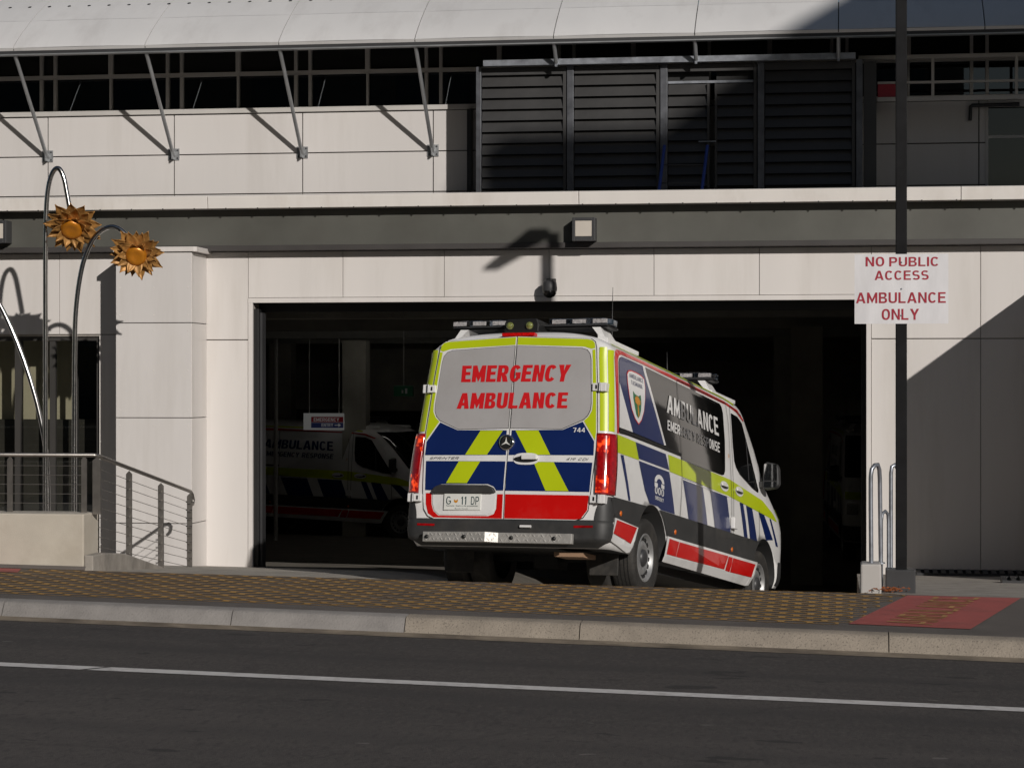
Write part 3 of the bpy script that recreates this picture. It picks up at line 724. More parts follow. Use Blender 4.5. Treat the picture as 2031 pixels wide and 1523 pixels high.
# ---------------------------------------------------------------- louvre screen of the plant deck
LY = .64
lou = thing_b('louvre_screen', (bpx(1325, LY), LY, 3.95), 'charcoal louvred plant screen between galvanised posts above the bay', 'screen')
ZL = bpz(1300, 127, LY)
posts = [(945, 955), (1125, 1138), (1310, 1324), (1503, 1516), (1698, 1711)]
pxs = [(bpx(a, LY), bpx(b, LY)) for a, b in posts]
for a, b in pxs: box('post', 'post_metal', lou, a, b, LY - .03, LY + .05, 3.9, ZL - .0, .003)
box('top_beam', 'galv', lou, bpx(960, LY - .06), bpx(1697, LY - .06), LY - .13, LY - .06, ZL - .01, ZL + .055, .003)
box('gap_blackout', 'black', lou, bpx(950, LY), bpx(1405, LY), LY + .085, LY + .1, 3.9, ZL - .02)  # black sheets added to stand in for shade behind the blade gaps
box('gap_blackout', 'black', lou, bpx(1420, LY), bpx(1705, LY), LY + .085, LY + .1, 3.9, ZL - .02)
box('corner_post', 'charcoal', lou, bpx(927, UY - .05), bpx(936, UY - .05), UY - .08, UY - .002, 3.9, 4.96)
box('return_panel', 'louvre', lou, pxs[-1][1] + .01, pxs[-1][1] + .14, LY + .0, LY + .17, 3.9, ZL - .02)
PIT = .1185
def blade_mesh(wd):
    return MB().hexa([(0, -.012, 0), (wd, -.012, 0), (wd, .004, .0), (0, .004, .0), (0, .034, .110), (wd, .034, .110), (wd, .048, .110), (0, .048, .110)]).mesh('blade', 'louvre')
for i in range(4):
    a, b = pxs[i][1] + .006, pxs[i + 1][0] - .045
    box('stile', 'louvre', lou, b + .002, b + .035, LY - .012, LY + .07, 3.9, ZL - .012)
    box('head', 'louvre', lou, a, b, LY - .012, LY + .05, ZL - .09, ZL - .012)
    spans = [(a, b)]
    if i == 2: spans = [(a, bpx(1405, LY)), (bpx(1420, LY), b)]
    for q, (s0, s1) in enumerate(spans):
        me = blade_mesh(s1 - s0)
        for k in range(13):
            z = ZL - .21 - PIT * k
            if z < 3.85 or (i == 2 and k == 0): continue
            o = bpy.data.objects.new('blade', me); COL.objects.link(o); o.parent = lou
            o.location = Vector((s0, LY, z)) - Vector(ORG[lou])
    if i == 2:
        for u in (1405, 1420): box('door_stile', 'louvre', lou, bpx(u, LY) - .012, bpx(u, LY) + .012, LY - .014, LY + .06, 3.9, ZL - .22)
        box('door_head', 'galv', lou, a, b, LY + .02, LY + .06, ZL - .21, ZL - .185)
        box('door_bar', 'galv', lou, bpx(1386, LY), bpx(1420, LY), LY - .03, LY - .018, bpz(1400, 282, LY) - .006, bpz(1400, 282, LY) + .006)
lad = thing_b('ladder', bpt(1350, 385, .4), 'blue ladder end leaning on the louvre screen', 'ladder')
for u0, u1 in ((1318, 1306), (1403, 1391)):
    MB().tube([bpt(u1, 388, .25), bpt(u0, 290, .56)], .017, 8).build('rail', 'ladder_blue', lad)
for t in (.25, .62):
    a, b = bpt(1306, 388, .25).lerp(bpt(1318, 290, .56), t), bpt(1391, 388, .25).lerp(bpt(1403, 290, .56), t)
    MB().tube([a + Vector((0, .03, 0)), b + Vector((0, .03, 0))], .009, 6).build('rung', 'charcoal', lad)

# ---------------------------------------------------------------- the ambulance, built in its own axes
# X right, Y forward from the rear face, Z up from the road
ZS, RC = 2.10, 0.26
def a_xs(Z):
    if Z < .5: return .985 - .06 * ((.5 - Z) / .2) ** 2
    if Z < .9: return .985
    return .985 - .085 * ((min(Z, ZS) - .9) / 1.2) ** 1.5
def a_lean(Z): return .09 * (Z - .9) if Z > .9 else 0.0
def a_yr(X, Z): return a_lean(Z) - .02 * (1 - (X / .9) ** 2)
def interp(z, zs, ys):
    if z <= zs[0]: return ys[0]
    for i in range(len(zs) - 1):
        if z <= zs[i + 1]:
            t = (z - zs[i]) / (zs[i + 1] - zs[i]); return ys[i] + (ys[i + 1] - ys[i]) * t
    return ys[-1]
FZ = [.2, .45, .8, 1.0, 1.12, 1.25, 1.42, 1.8, 2.1, 2.22, 2.30, 2.34, 2.36, 2.4]
FY = [5.75, 5.9, 5.93, 5.9, 5.82, 5.6, 5.3, 4.95, 4.62, 4.42, 4.1, 3.8, 3.6, 3.5]
def a_yf(Z): return interp(Z, FZ, FY)
def a_kx(Z): 
    k = max(0.0, min(1.0, (Z - ZS) / RC)); return (1 - k ** 2.6) ** (1 / 2.6)
def a_side(Y, Z):
    x = a_xs(Z) * a_kx(Z); yf = a_yf(Z); y0 = yf - .7
    if Y > y0: t = min(1, (Y - y0) / .7); x *= (1 - t ** 3.5) ** (1 / 3.5)
    return x
def on_side(e, s=1): return lambda y, z: (s * (a_side(y, z) + e), y, z + (0.6 * e if z > ZS + .02 else 0))
def on_rear(e): return lambda x, z: (x, a_yr(x, z) - e, z)
def corner(Z, ph, e, s=1, r=.11):
    return (s * (a_xs(Z) - r + (r + e) * math.cos(ph)), a_lean(Z) + r - (r + e) * math.sin(ph), Z)
def front(Z, t, e=0.0):
    c, s_ = math.cos(t), math.sin(t); yf = a_yf(Z); k = a_xs(Z) * a_kx(Z)
    X = k * math.copysign(abs(c) ** (2 / 3.5), c) * (1 + e); Y = yf - .7 + .7 * abs(s_) ** (2 / 3.5) + e
    return (X, Y, Z + e)
def a_loop(Z):
    kx = a_kx(Z); xs = a_xs(Z) * kx; k = max(0.0, min(1.0, (Z - ZS) / RC))
    rin = .20 * (1 - (1 - k ** 2.4) ** (1 / 2.4)) + (.12 * ((.47 - Z) / .11) if Z < .47 else 0); r = min(.11, xs * .35); yl = a_lean(Z) + rin; yf = a_yf(Z); pts = []
    n = 14
    for i in range(n + 1):
        X = -(xs - r) + 2 * (xs - r) * i / n; pts.append((X, yl - .02 * (1 - (X / max(.05, xs - r)) ** 2) * kx, Z))
    for i in range(1, 8):
        ph = R(90 - 90 * i / 8); pts.append((xs - r + r * math.cos(ph), yl + r - r * math.sin(ph), Z))
    y0, y1 = yl + r, yf - .7
    for i in range(36): pts.append((xs, y0 + (y1 - y0) * i / 36, Z))
    for i in range(25): 
        t = math.pi * i / 24; c = math.cos(t)
        pts.append((xs * math.copysign(abs(c) ** (2 / 3.5), c), y1 + .7 * abs(math.sin(t)) ** (2 / 3.5), Z))
    for i in range(1, 37): pts.append((-xs, y1 - (y1 - y0) * i / 36, Z))
    for i in range(1, 8):
        ph = R(90 * i / 8); pts.append((-(xs - r) - r * math.cos(ph), yl + r - r * math.sin(ph), Z))
    return pts
WY, WY2, WZ, WR = 1.15, 4.815, .365, .365
def a_body():
    zs = [z for z in (.36, .40, .45, .5, .6, .7, .8, .9, 1.0, 1.06, 1.12, 1.18, 1.25, 1.33, 1.42, 1.52, 1.65, 1.8, 1.95, 2.1, 2.3, 2.45) if z < ZS - .02] + [ZS]
    zs += [ZS + RC * k for k in (.12, .25, .38, .5, .6, .7, .78, .85, .9, .94, .97, .99, .998)]
    loops = [a_loop(z) for z in zs]; n = len(loops[0]); mb = MB()
    vs = [p for l in loops for p in l]
    fs = [(i * n + k, i * n + (k + 1) % n, (i + 1) * n + (k + 1) % n, (i + 1) * n + k) for i in range(len(zs) - 1) for k in range(n)]
    fs += [tuple(range(n))[::-1], tuple(range((len(zs) - 1) * n, len(zs) * n))]
    mb.add(vs, fs, True)
    me = mb.mesh('body', 'white'); me.materials.append(MATS['black'])
    o = bpy.data.objects.new('body', me); COL.objects.link(o)
    cut = []
    for wy in (WY + .03, WY2 + .03):
        for s in (-1, 1):
            c = MB().lathe([(0, s * .60), (.45, s * .60), (.45, s * 1.25), (0, s * 1.25)], (0, wy, .41), 'x', 40)
            cm = c.mesh('cut', 'white'); cm.materials.append(MATS['black']); bm = bmesh.new(); bm.from_mesh(cm)
            bmesh.ops.remove_doubles(bm, verts=bm.verts, dist=1e-5)
            for f_ in bm.faces: f_.material_index = 1
            bmesh.ops.recalc_face_normals(bm, faces=bm.faces); bm.to_mesh(cm); bm.free()
            co = bpy.data.objects.new('cut', cm); COL.objects.link(co); cut.append(co)
            md = o.modifiers.new('arch', 'BOOLEAN'); md.operation = 'DIFFERENCE'; md.object = co; md.solver = 'EXACT'
    dg = bpy.context.evaluated_depsgraph_get(); res = bpy.data.meshes.new_from_object(o.evaluated_get(dg))
    o.modifiers.clear(); o.data = res; res.name = 'body'
    for c in cut: bpy.data.objects.remove(c)
    for p in res.polygons:
        if p.normal.z < -.9 and p.center.z < .4: p.material_index = 1
    return o

def arc(cy, cz, r, a0, a1, n=10): return [(cy + r * math.cos(R(a0 + (a1 - a0) * k / n)), cz + r * math.sin(R(a0 + (a1 - a0) * k / n))) for k in range(n + 1)]
def strip(p, q, w):
    d = (Vector(q) - Vector(p)).normalized(); n = Vector((-d.y, d.x)) * w / 2; p, q = Vector(p), Vector(q)
    return [tuple(p + n), tuple(p - n), tuple(q - n), tuple(q + n)]

def make_wheel(root, wy, s):
    w = thing('wheel', (0, 0, 0), None, None); w.parent = root
    cx = s * .845
    def P(r, h): return (r, s * h)
    tyre = MB().lathe([P(.225, -.10), P(.30, -.118), P(.345, -.112), P(.362, -.09), P(WR, -.05), P(WR, .05), P(.362, .09), P(.345, .112), P(.30, .118), P(.228, .10)], (cx, wy, WZ), 'x', 56).build('tyre', 'rubber', w)
    if wy < 2:
        MB().lathe([P(.225, -.10), P(.30, -.112), P(.345, -.106), P(.362, -.085), P(WR, -.05), P(WR, .05), P(.362, .085), P(.345, .106), P(.30, .112), P(.228, .10)], (cx - s * .25, wy, WZ), 'x', 48).build('twin_tyre', 'rubber', w)
    gr = MB()
    for h in (-.055, -.02, .02, .055): gr.lathe([P(WR + .001, h - .005), P(WR + .001, h + .005)], (cx, wy, WZ), 'x', 48)
    gr.build('tread_groove', 'black', w)['kind'] = 'stuff'
    MB().lathe([P(.226, .10), P(.214, .108), P(.205, .095), P(.198, .06), P(.178, .052), P(.15, .075), P(.10, .085), P(.085, .06), P(0, .055)], (cx, wy, WZ), 'x', 40).build('rim', 'silver', w)
    hm = MB()
    for k in range(16):
        a = 2 * math.pi * k / 16; c = Vector((cx + s * .067, wy + .176 * math.cos(a), WZ + .176 * math.sin(a)))
        u, v_ = Vector((0, math.cos(a), math.sin(a))), Vector((0, -math.sin(a), math.cos(a)))
        q = [c + u * i * .017 + v_ * j * .017 for i, j in ((-1, -1), (1, -1), (1, 1), (-1, 1))]
        hm.hexa([p - Vector((s * .02, 0, 0)) for p in q] + [p + Vector((s * .007, 0, 0)) for p in q])
    hm.build('vent_slots', 'black', w)['kind'] = 'stuff'
    MB().lathe([P(.082, .06), P(.078, .092), P(.05, .104), P(0, .106)], (cx, wy, WZ), 'x', 24).build('hub', 'charcoal', w)
    return w

def lightbar(root, y0, y1, z, big=True, xr=.80):
    lb = MB().box(-xr + .03, xr - .03, y0 + .03, y1 - .03, z - .02, z + .004).build('light_bar', 'black', root)
    n = 8
    for k in range(n):
        a, b = -xr + 2 * xr * k / n + .003, -xr + 2 * xr * (k + 1) / n - .003
        if big and k in (3, 4): continue
        ch = .07
        pl = [(a, y0), (b, y0), (b, y1), (a, y1)]
        if k == n - 1: pl = [(a, y0), (b - .07, y0), (b, y0 + .1), (b, y1 - .1), (b - .07, y1), (a, y1)]
        if k == 0: pl = [(a + .07, y0), (b, y0), (b, y1), (a + .07, y1), (a, y1 - .1), (a, y0 + .1)]
        MB().prism(pl, z + .006, z + .062).build('beacon_module', 'beacon', lb, .006)
        MB().box(a + .03, b - .03, y0 - .003, y0 + .02, z + .014, z + .052).build('led_row', 'lens_clear', lb)
        if k not in (0, n - 1): MB().box(a - .002, b + .002, y0 + .05, y1 - .05, z + .062, z + .064).build('module_seam', 'charcoal', lb)
    MB().box(-xr + .03, xr - .03, y0 - .003, y1 + .003, z - .006, z + .006).build('base_strip', 'charcoal', lb)
    for s in (-1, 1):
        MB().hexa([(s * .62, y0 + .02, z - .02), (s * .70, y0 + .02, z - .02), (s * .70, y1 - .05, z - .02), (s * .62, y1 - .05, z - .02),
                   (s * .70, y0 + .0, z - .11), (s * .76, y0 + .0, z - .125), (s * .76, y1, z - .125), (s * .70, y1, z - .11)]).build('mount', 'white', lb)
        MB().hexa([(s * .70, y0 - .04, z - .15), (s * .80, y0 - .04, z - .18), (s * .80, y1 + .5, z - .165), (s * .70, y1 + .5, z - .135),
                   (s * .70, y0 - .04, z - .10), (s * .80, y0 - .04, z - .13), (s * .80, y1 + .5, z - .125), (s * .70, y1 + .5, z - .10)]).build('roof_rail', 'white', lb, .004)
    return lb

def set_roof(high):
    global ZS, RC, FZ, FY
    if high:
        ZS, RC = 2.52, .28
        FZ = [.2, .45, .8, 1.0, 1.12, 1.25, 1.42, 1.8, 2.1, 2.3, 2.52, 2.66, 2.75, 2.80, 2.9]
        FY = [5.75, 5.9, 5.93, 5.9, 5.82, 5.6, 5.3, 4.95, 4.62, 4.42, 4.1, 3.8, 3.5, 3.2, 3.1]
    else:
        ZS, RC = 2.10, .26
        FZ = [.2, .45, .8, 1.0, 1.12, 1.25, 1.42, 1.8, 2.1, 2.22, 2.30, 2.34, 2.36, 2.4]
        FY = [5.75, 5.9, 5.93, 5.9, 5.82, 5.6, 5.3, 4.95, 4.62, 4.42, 4.1, 3.8, 3.6, 3.5]
def make_ambulance(label, cat_group=None, dark_window=True, high=False):
    set_roof(high); up = .44 if high else 0.0
    root = thing('ambulance', (0, 0, 0), label, 'ambulance', cat_group)
    body = a_body(); body.parent = root
    MB().box(-.78, .78, 1.7, 5.4, .27, .355).box(-.6, .6, WY - .05, WY + .05, .31, .41).box(-.12, .12, WY - .13, WY + .13, .24, .42).build('underbody', 'black', root)
    MB().box(.42, .70, .18, .5, .29, .33).build('exhaust_shield', 'tan', root)
    for wy in (WY, WY2):
        for s in (-1, 1): make_wheel(root, wy, s)
    # ---- sides
    for s in (1, -1):
        S = lambda e: on_side(e, s)
        def D(name, m, p, e=.004, par=root, step=.14): return decal(name, m, par, *poly(p), S(e), step)
        D('lower_trim', 'plastic', [(.11, .825), (1.03, .832)] + arc(WY + .03, .41, .452, 111, 152)[::1] + [(.16, .645), (.06, .80)], .012)
        D('lower_trim', 'plastic', arc(WY + .03, .41, .452, 69, 26) + [(4.44, .59)] + arc(WY2 + .03, .41, .452, 156, 111) + [(4.66, .812), (1.36, .832)], .012)
        D('skirt', 'white', [(.16, .645), (.775, .612), (.63, .375), (.56, .362), (.09, .43)], .016)
        D('skirt_stripe', 'red', [(.20, .628), (.73, .607), (.592, .45), (.128, .503)], .019)
        D('skirt', 'white', [(1.60, .607), (4.57, .586), (4.40, .33), (4.30, .318), (1.545, .362), (1.565, .48)], .016)
        for p in ([(1.655, .587), (1.940, .58), (1.873, .434), (1.605, .437)], [(1.954, .58), (3.515, .57), (3.42, .426), (1.886, .434)],
                  [(3.532, .567), (3.669, .567), (3.609, .414), (3.456, .418)], [(3.686, .565), (4.484, .558), (4.382, .413), (3.626, .414)]):
            D('skirt_stripe', 'red', p, .019)
        # belt: hi-vis and navy
        bt, bb = 1.388, 1.235
        D('belt_stripe', 'hivis', [(.19, 1.40), (.701, 1.392), (.787, 1.234), (.17, 1.236)])
        D('belt_block', 'navy', [(.701, 1.392), (1.555, 1.384), (1.649, 1.242), (.787, 1.248)])
        D('belt_stripe', 'hivis', [(1.629, 1.388), (2.957, 1.374), (3.60, 1.366), (4.76, 1.266), (5.16, 1.16), (5.32, 1.086), (4.776, 1.121), (3.60, 1.187), (2.671, 1.21), (1.663, 1.229)])
        for p in ([(.294, 1.225), (.372, 1.228), (.57, .836), (.517, .835)],
                  [(.786, 1.228), (1.648, 1.222), (1.821, .836), (1.42, .838), (1.32, .862), (1.09, .862), (.95, .972), (.812, 1.178)],
                  [(2.05, 1.213), (2.671, 1.206), (2.842, .822), (2.244, .826), (2.122, 1.068)], [(2.912, 1.198), (3.476, 1.179), (3.623, .816), (3.086, .819)],
                  [(3.925, 1.164), (4.048, 1.16), (4.221, .812), (4.095, .812)], [(4.155, 1.155), (4.371, 1.145), (4.566, .812), (4.311, .812)],
                  [(4.609, 1.126), (4.814, 1.119), (5.161, .875), (4.90, .85)], [(5.021, 1.096), (5.079, 1.096), (5.365, .816), (5.283, .82)]):
            D('slant_stripe', 'navy', p)
        # window zone
        if dark_window:
            win = D('side_window', 'tint', [(.262, 1.425), (.30, 1.75), (.335, 2.08), (.36, 2.12), (.42, 2.138), (.99, 2.142), (3.36, 2.122), (3.43, 2.10), (3.465, 2.04), (3.475, 1.75), (3.44, 1.44), (3.40, 1.395), (3.33, 1.381), (2.01, 1.388), (2.01, 1.42)], .004)
            D('window_film', 'navy', [(.336, 2.08), (.36, 2.118), (.42, 2.136), (.974, 2.139), (1.505, 1.46), (.626, 1.472), (.317, 1.889)], .007, win)
            D('window_film', 'white', [(.317, 1.889), (.626, 1.472), (.269, 1.47)], .007, win)
            D('window_film', 'white', [(.974, 2.139), (1.044, 2.139), (1.557, 1.467), (1.505, 1.462)], .008, win)
            ink = 'white'
        else:
            win = D('side_window', 'white', [(.262, 1.425), (.335, 2.08), (.42, 2.138), (3.36, 2.122), (3.465, 2.04), (3.475, 1.75), (3.40, 1.395), (2.01, 1.40)], .004)
            D('window_film', 'navy', [(.336, 2.08), (.42, 2.136), (.974, 2.139), (1.505, 1.46), (.626, 1.472), (.317, 1.889)], .007, win)
            ink = 'navy'
        fr = [(.215, 1.41), (.232, 2.11), (.262, 2.165), (.33, 2.190), (.448, 2.198), (1.92, 2.193), (3.583, 2.17)]
        fi = [(3.583, 2.142), (1.0, 2.160), (.42, 2.156), (.345, 2.135), (.315, 2.09), (.25, 1.41)]
        D('frame_stripe', 'red', fr + fi, .005)
        D('frame_stripe', 'red', [(3.60, 2.168), (3.98, 2.14), (4.22, 2.06), (4.18, 2.05), (3.96, 2.112), (3.60, 2.14)], .005)
        D('roof_stripe', 'hivis', [(.34, 2.252), (1.9, 2.248), (3.57, 2.23), (3.9, 2.20), (3.9, 2.172), (3.57, 2.205), (1.9, 2.22), (.30, 2.226)], .005)
        if s == 1:
            v, f = vtext('AMBULANCE', .21, .16, .10)
            decal('lettering', ink, win, quadmap(v, (1.619, 1.793), (3.259, 1.774), (1.663, 1.972), (3.244, 1.962)), f, S(.010), .2)
            v, f = vtext('EMERGENCY RESPONSE', .20, .16, .11)
            decal('lettering', ink, win, quadmap(v, (1.616, 1.625), (3.259, 1.605), (1.629, 1.722), (3.275, 1.707)), f, S(.010), .2)
            # shield badge
            sh = [(.52, 2.0), (.56, 2.035), (.64, 2.05), (.78, 2.052), (.92, 2.045), (1.0, 2.025), (1.018, 1.95), (1.0, 1.83), (.95, 1.705), (.87, 1.61), (.784, 1.561), (.69, 1.60), (.605, 1.68), (.55, 1.81), (.525, 1.92)]
            c = (.77, 1.82); ins = lambda k: [(c[0] + (a - c[0]) * k, c[1] + (b - c[1]) * k) for a, b in sh]
            bd = D('badge', 'red_letter', sh, .010, win); D('badge_field', 'white', ins(.955), .0115, win)
            for tx_, z0, z1, y0, y1 in (('AMBULANCE', 1.975, 2.015, .58, .96), ('TASMANIA', 1.915, 1.955, .62, .93)):
                v, f = vtext(tx_, .17, .15, .13); decal('lettering', 'navy', win, quadmap(v, (y0, z0), (y1, z0), (y0, z1), (y1, z1)), f, S(.013), .2)
            D('badge_map', 'badge_green', [(.66, 1.86), (.72, 1.835), (.80, 1.83), (.87, 1.85), (.88, 1.78), (.86, 1.71), (.82, 1.65), (.77, 1.62), (.72, 1.65), (.69, 1.72), (.66, 1.79)], .013, win)
            D('badge_bloom', 'badge_orange', [(.70, 1.80), (.74, 1.825), (.80, 1.82), (.85, 1.79), (.84, 1.755), (.795, 1.745), (.80, 1.64), (.775, 1.63), (.76, 1.745), (.71, 1.76)], .0145, win)
            # telephone sign 000
            ph_ = arc(1.35, 1.085, .14, 180, 0, 12); pi_ = arc(1.35, 1.085, .075, 0, 180, 10)
            dec = D('phone_mark', 'white', [(a, 1.085 + (b - 1.085) * .55) for a, b in ph_] + [(a, 1.085 + (b - 1.085) * .5) for a, b in pi_], .007)
            for y0 in (1.21, 1.40): D('phone_mark', 'white', [(y0, 1.04), (y0 + .09, 1.04), (y0 + .09, 1.075), (y0, 1.08)], .007, dec)
            v, f = vtext('000', .17, .14, .12); decal('lettering', 'white', dec, quadmap(v, (1.22, .975), (1.48, .965), (1.22, 1.045), (1.48, 1.035)), f, S(.007), .2)
            v, f = vtext('EMERGENCY', .17, .15, .12); decal('lettering', 'white', dec, quadmap(v, (1.235, .92), (1.475, .912), (1.235, .955), (1.475, .948)), f, S(.007), .2)
            v, f = vtext('000', .17, .14, .12); decal('lettering', 'badge_orange', root, quadmap(v, (3.56, 1.59), (3.60, 1.59), (3.56, 1.63), (3.60, 1.63)), f, S(.006), 0)
        # slot, seams, doors
        D('slide_rail', 'black', [(.268, 1.462), (2.013, 1.446), (2.01, 1.417), (.569, 1.430), (.265, 1.42)], .012)
        for p, q in (((1.985, 2.16), (2.016, 1.45)), ((2.016, 1.45), (2.02, 1.2)), ((2.02, 1.2), (1.94, .60)), ((3.565, 2.165), (3.615, 1.95)), ((3.615, 1.95), (3.64, .60)), ((3.70, 2.15), (3.70, .60)),
                     ((3.70, 2.15), (4.1, 2.10)), ((4.62, 1.15), (4.64, .82)), ((2.0, 2.163), (3.56, 2.15))):
            D('door_seam', 'black', strip(p, q, .009), .009, step=.1)
        for a, b in ((2.03, 3.55),): D('sill_line', 'white', strip((a, 1.199), (b, 1.184), .012), .006)
        dw = D('door_window', 'tint', [(3.745, 2.08), (3.97, 2.07), (4.12, 2.02), (4.30, 1.78), (4.50, 1.52), (4.62, 1.36), (4.60, 1.335), (4.40, 1.36), (3.95, 1.46), (3.83, 1.52), (3.775, 1.58), (3.75, 1.75)], .006)
        D('window_divider', 'charcoal', strip((4.22, 1.86), (4.26, 1.43), .03), .009, dw)
        # handles
        for y in (3.39, 3.905):
            h = D('door_handle', 'white', ell(y, 1.275, .14, .052), .008)
            D('handle_cup', 'plastic', ell(y, 1.275, .125, .026), .011, h)
            MB().hexa([(s * (a_side(y + a, 1.275) + e), y + a, 1.275 + b) for e, a, b in ((.012, -.12, -.004), (.012, .06, -.004), (.03, .06, -.004), (.03, -.12, -.004), (.012, -.12, .022), (.012, .06, .022), (.03, .06, .022), (.03, -.12, .022))]).build('handle_grip', 'white', h, .004)
        for y, z in ((.305, .695), (1.83, .665), (3.653, .648)):
            MB().lathe([(0, s * .022), (.022, s * .019), (.026, s * .006)], (s * a_side(y, z), y, z), 'x', 16).build('marker_lamp', 'orange', root)
        # mirror
        mi = MB().box(s * .93, s * 1.03, 4.66, 4.74, 1.40, 1.46).build('mirror', 'plastic', root)
        MB().prism([(1.0, 1.40), (1.03, 1.375), (1.15, 1.39), (1.185, 1.43), (1.175, 1.60), (1.15, 1.655), (1.04, 1.675), (1.005, 1.65)] if s > 0 else [(-1.0, 1.40), (-1.03, 1.375), (-1.15, 1.39), (-1.185, 1.43), (-1.175, 1.60), (-1.15, 1.655), (-1.04, 1.675), (-1.005, 1.65)], 4.645, 4.74, 'y').build('mirror_housing', 'plastic', mi, .015)
        for z0, z1 in ((1.475, 1.65), (1.40, 1.462)):
            MB().add([(s * 1.02, 4.642, z0), (s * 1.165, 4.636, z0), (s * 1.158, 4.636, z1), (s * 1.02, 4.642, z1)], [(0, 1, 2, 3)]).build('mirror_glass', 'chrome', mi)
        # rear corner: stripes, lamp, bumper end
        for p0, p1, z0, z1 in ((4, 44, 1.41, 2.16), (50, 84, 1.41, 2.18)):
            MB().grid([[corner(z0 + (z1 - z0) * i / 16, R(p0 + (p1 - p0) * j / 5), .004, s) for j in range(6)] for i in range(17)]).build('corner_stripe', 'hivis', root)
        tl = MB().grid([[corner(.835 + .55 * i / 14, R(-4 + 98 * j / 8), .016 + .006 * math.sin(math.pi * i / 14), s) for j in range(9)] for i in range(15)]).build('tail_light', 'lens_red', root, solid=.02)
        MB().grid([[corner(1.02 + .17 * i / 6, R(58 + 36 * j / 4), .030, s) for j in range(5)] for i in range(7)]).build('reversing_lens', 'lens_clear', tl)
        for z0, z1, a, b in ((1.20, 1.365, 44, 92), (.85, 1.01, 44, 92)):
            g_ = [[corner(z0 + (z1 - z0) * i / 6, R(a + (b - a) * j / 6), .0305, s) for j in range(7)] for i in range(7)]
            MB().grid(g_).build('brake_lamp', 'brake', tl)
        MB().grid([[corner(1.005 + .20 * i / 6, R(26 + 30 * j / 4), .0303, s) for j in range(5)] for i in range(7)]).build('brake_lamp', 'brake', tl)
        # mud flap
        MB().box(s * .58, s * .86, .66, .675, .16, .42).build('mud_flap', 'rubber', root, .01)
        # hinges
        for z, w0, w1 in ((.79, .825, .965), (1.805, .775, .905)):
            ym = a_lean(z)
            hg = MB().box(*sorted((s * w0, s * (w1 - .062))), ym - .045, ym - .008, z - .035, z + .035).build('hinge', 'white', root, .005)
            MB().box(*sorted((s * (w1 - .055), s * w1)), ym - .04, ym + .075, z - .04, z + .04).build('hinge_plate', 'white', hg, .006)
            MB().tube([(s * (w1 - .058), ym - .05, z - .038), (s * (w1 - .058), ym - .05, z + .038)], .012, 8).build('hinge_pin', 'silver', hg)
            MB().box(*sorted((s * (w0 + .03), s * (w0 + .046))), ym - .048, ym - .04, z - .018, z + .018).build('hinge_slot', 'black', hg)
    # bumper across the back
    rows = []
    for z, e in ((.362, -.09), (.40, -.035), (.425, .01), (.445, .014), (.50, .018), (.56, .018), (.60, .015), (.605, .0)):
        r_ = [corner(z, R(a), e, -1) for a in (0, 20, 40, 60, 80, 90)] + [(x, a_yr(x, z) - e, z) for x in (-.8, -.6, -.4, -.2, 0, .2, .4, .6, .8)] + [corner(z, R(a), e, 1) for a in (90, 80, 60, 40, 20, 0)]
        rows.append(r_)
    bp = MB().grid(rows).build('rear_bumper', 'plastic', root)
    for s in (-1, 1):
        MB().grid([[corner(.60 + .22 * i / 6, R(-10 + (102 - 30 * (i / 6) ** 2) * j / 8), .012 * (1 - (i / 6) ** 4) + .004, s) for j in range(9)] for i in range(7)]).build('bumper_end', 'plastic', bp)
        decal('reflector', 'lens_red', bp, *poly([(s * .68, .532), (s * .86, .536), (s * .86, .556), (s * .68, .553)]), on_rear(.022), .1)
    MB().tube([(.175, -.055, .537), (.28, -.055, .537)], .013, 8).build('tow_cover', 'white', bp)
    # chequer plate step
    pl = [(-.765, -.03), (-.765, -.09), (-.115, -.17), (-.02, -.09), (.60, -.085), (.685, -.085), (.685, -.03)]
    step = MB().prism(pl, .385, .475).build('rear_step', 'tread', root, .003)
    tm = MB()
    for (a, b) in ((pl[1], pl[2]), (pl[2], pl[3]), (pl[3], pl[4])):
        d_ = (Vector(b) - Vector(a)); L_ = d_.length; d_.normalize(); n_ = Vector((d_.y, -d_.x)); k = 0; t = .03
        while t < L_ - .02:
            for row in (0, 1):
                zc = .41 + .042 * row; sg = 1 if (k + row) % 2 else -1
                c = Vector(a) + d_ * (t + .02 * row)
                def Q(u, w_, h): 
                    p = c + d_ * u + n_ * h; return (p.x, p.y, zc + w_)
                l, wd = .022, .006
                q = [(l * .7, sg * l * .7), (wd, -sg * wd), (-l * .7, -sg * l * .7), (-wd, sg * wd)]
                tm.hexa([Q(*p, 0) for p in q] + [Q(p[0] * .6, p[1] * .6, .005) for p in q])
            t += .042; k += 1
    to = tm.build('tread_pattern', 'tread', step); to['kind'] = 'stuff'
    for x, y in ((-.72, -.098), (-.33, -.146), (.11, -.091), (.52, -.088)):
        MB().lathe([(0, y - .012), (.017, y - .01), (.02, y + .012)], (x, 0, .43), 'y', 14).build('parking_sensor', 'black', step)
    # ---- rear doors
    rd = [(.006, .603), (.69, .600), (.755, .625), (.80, .69), (.815, .83), (.842, 1.25), (.840, 1.40), (.80, 1.9), (.772, 2.17), (.758, 2.225), (.72, 2.252), (.006, 2.285)]
    gapp = [(0, .597), (.695, .594), (.76, .62), (.806, .687), (.821, .83), (.848, 1.25), (.846, 1.40), (.806, 1.9), (.778, 2.172), (.763, 2.230), (.722, 2.258), (0, 2.291)]
    decal('door_gap', 'black', root, *poly(gapp + [(-a, b) for a, b in gapp[::-1][1:-1]]), on_rear(.003), .1)
    doors = {}
    for s in (-1, 1):
        doors[s] = decal('rear_door', 'white', root, *poly([(s * a, b) for a, b in rd]), on_rear(.012), .1, solid=.012)
    E_ = .0205
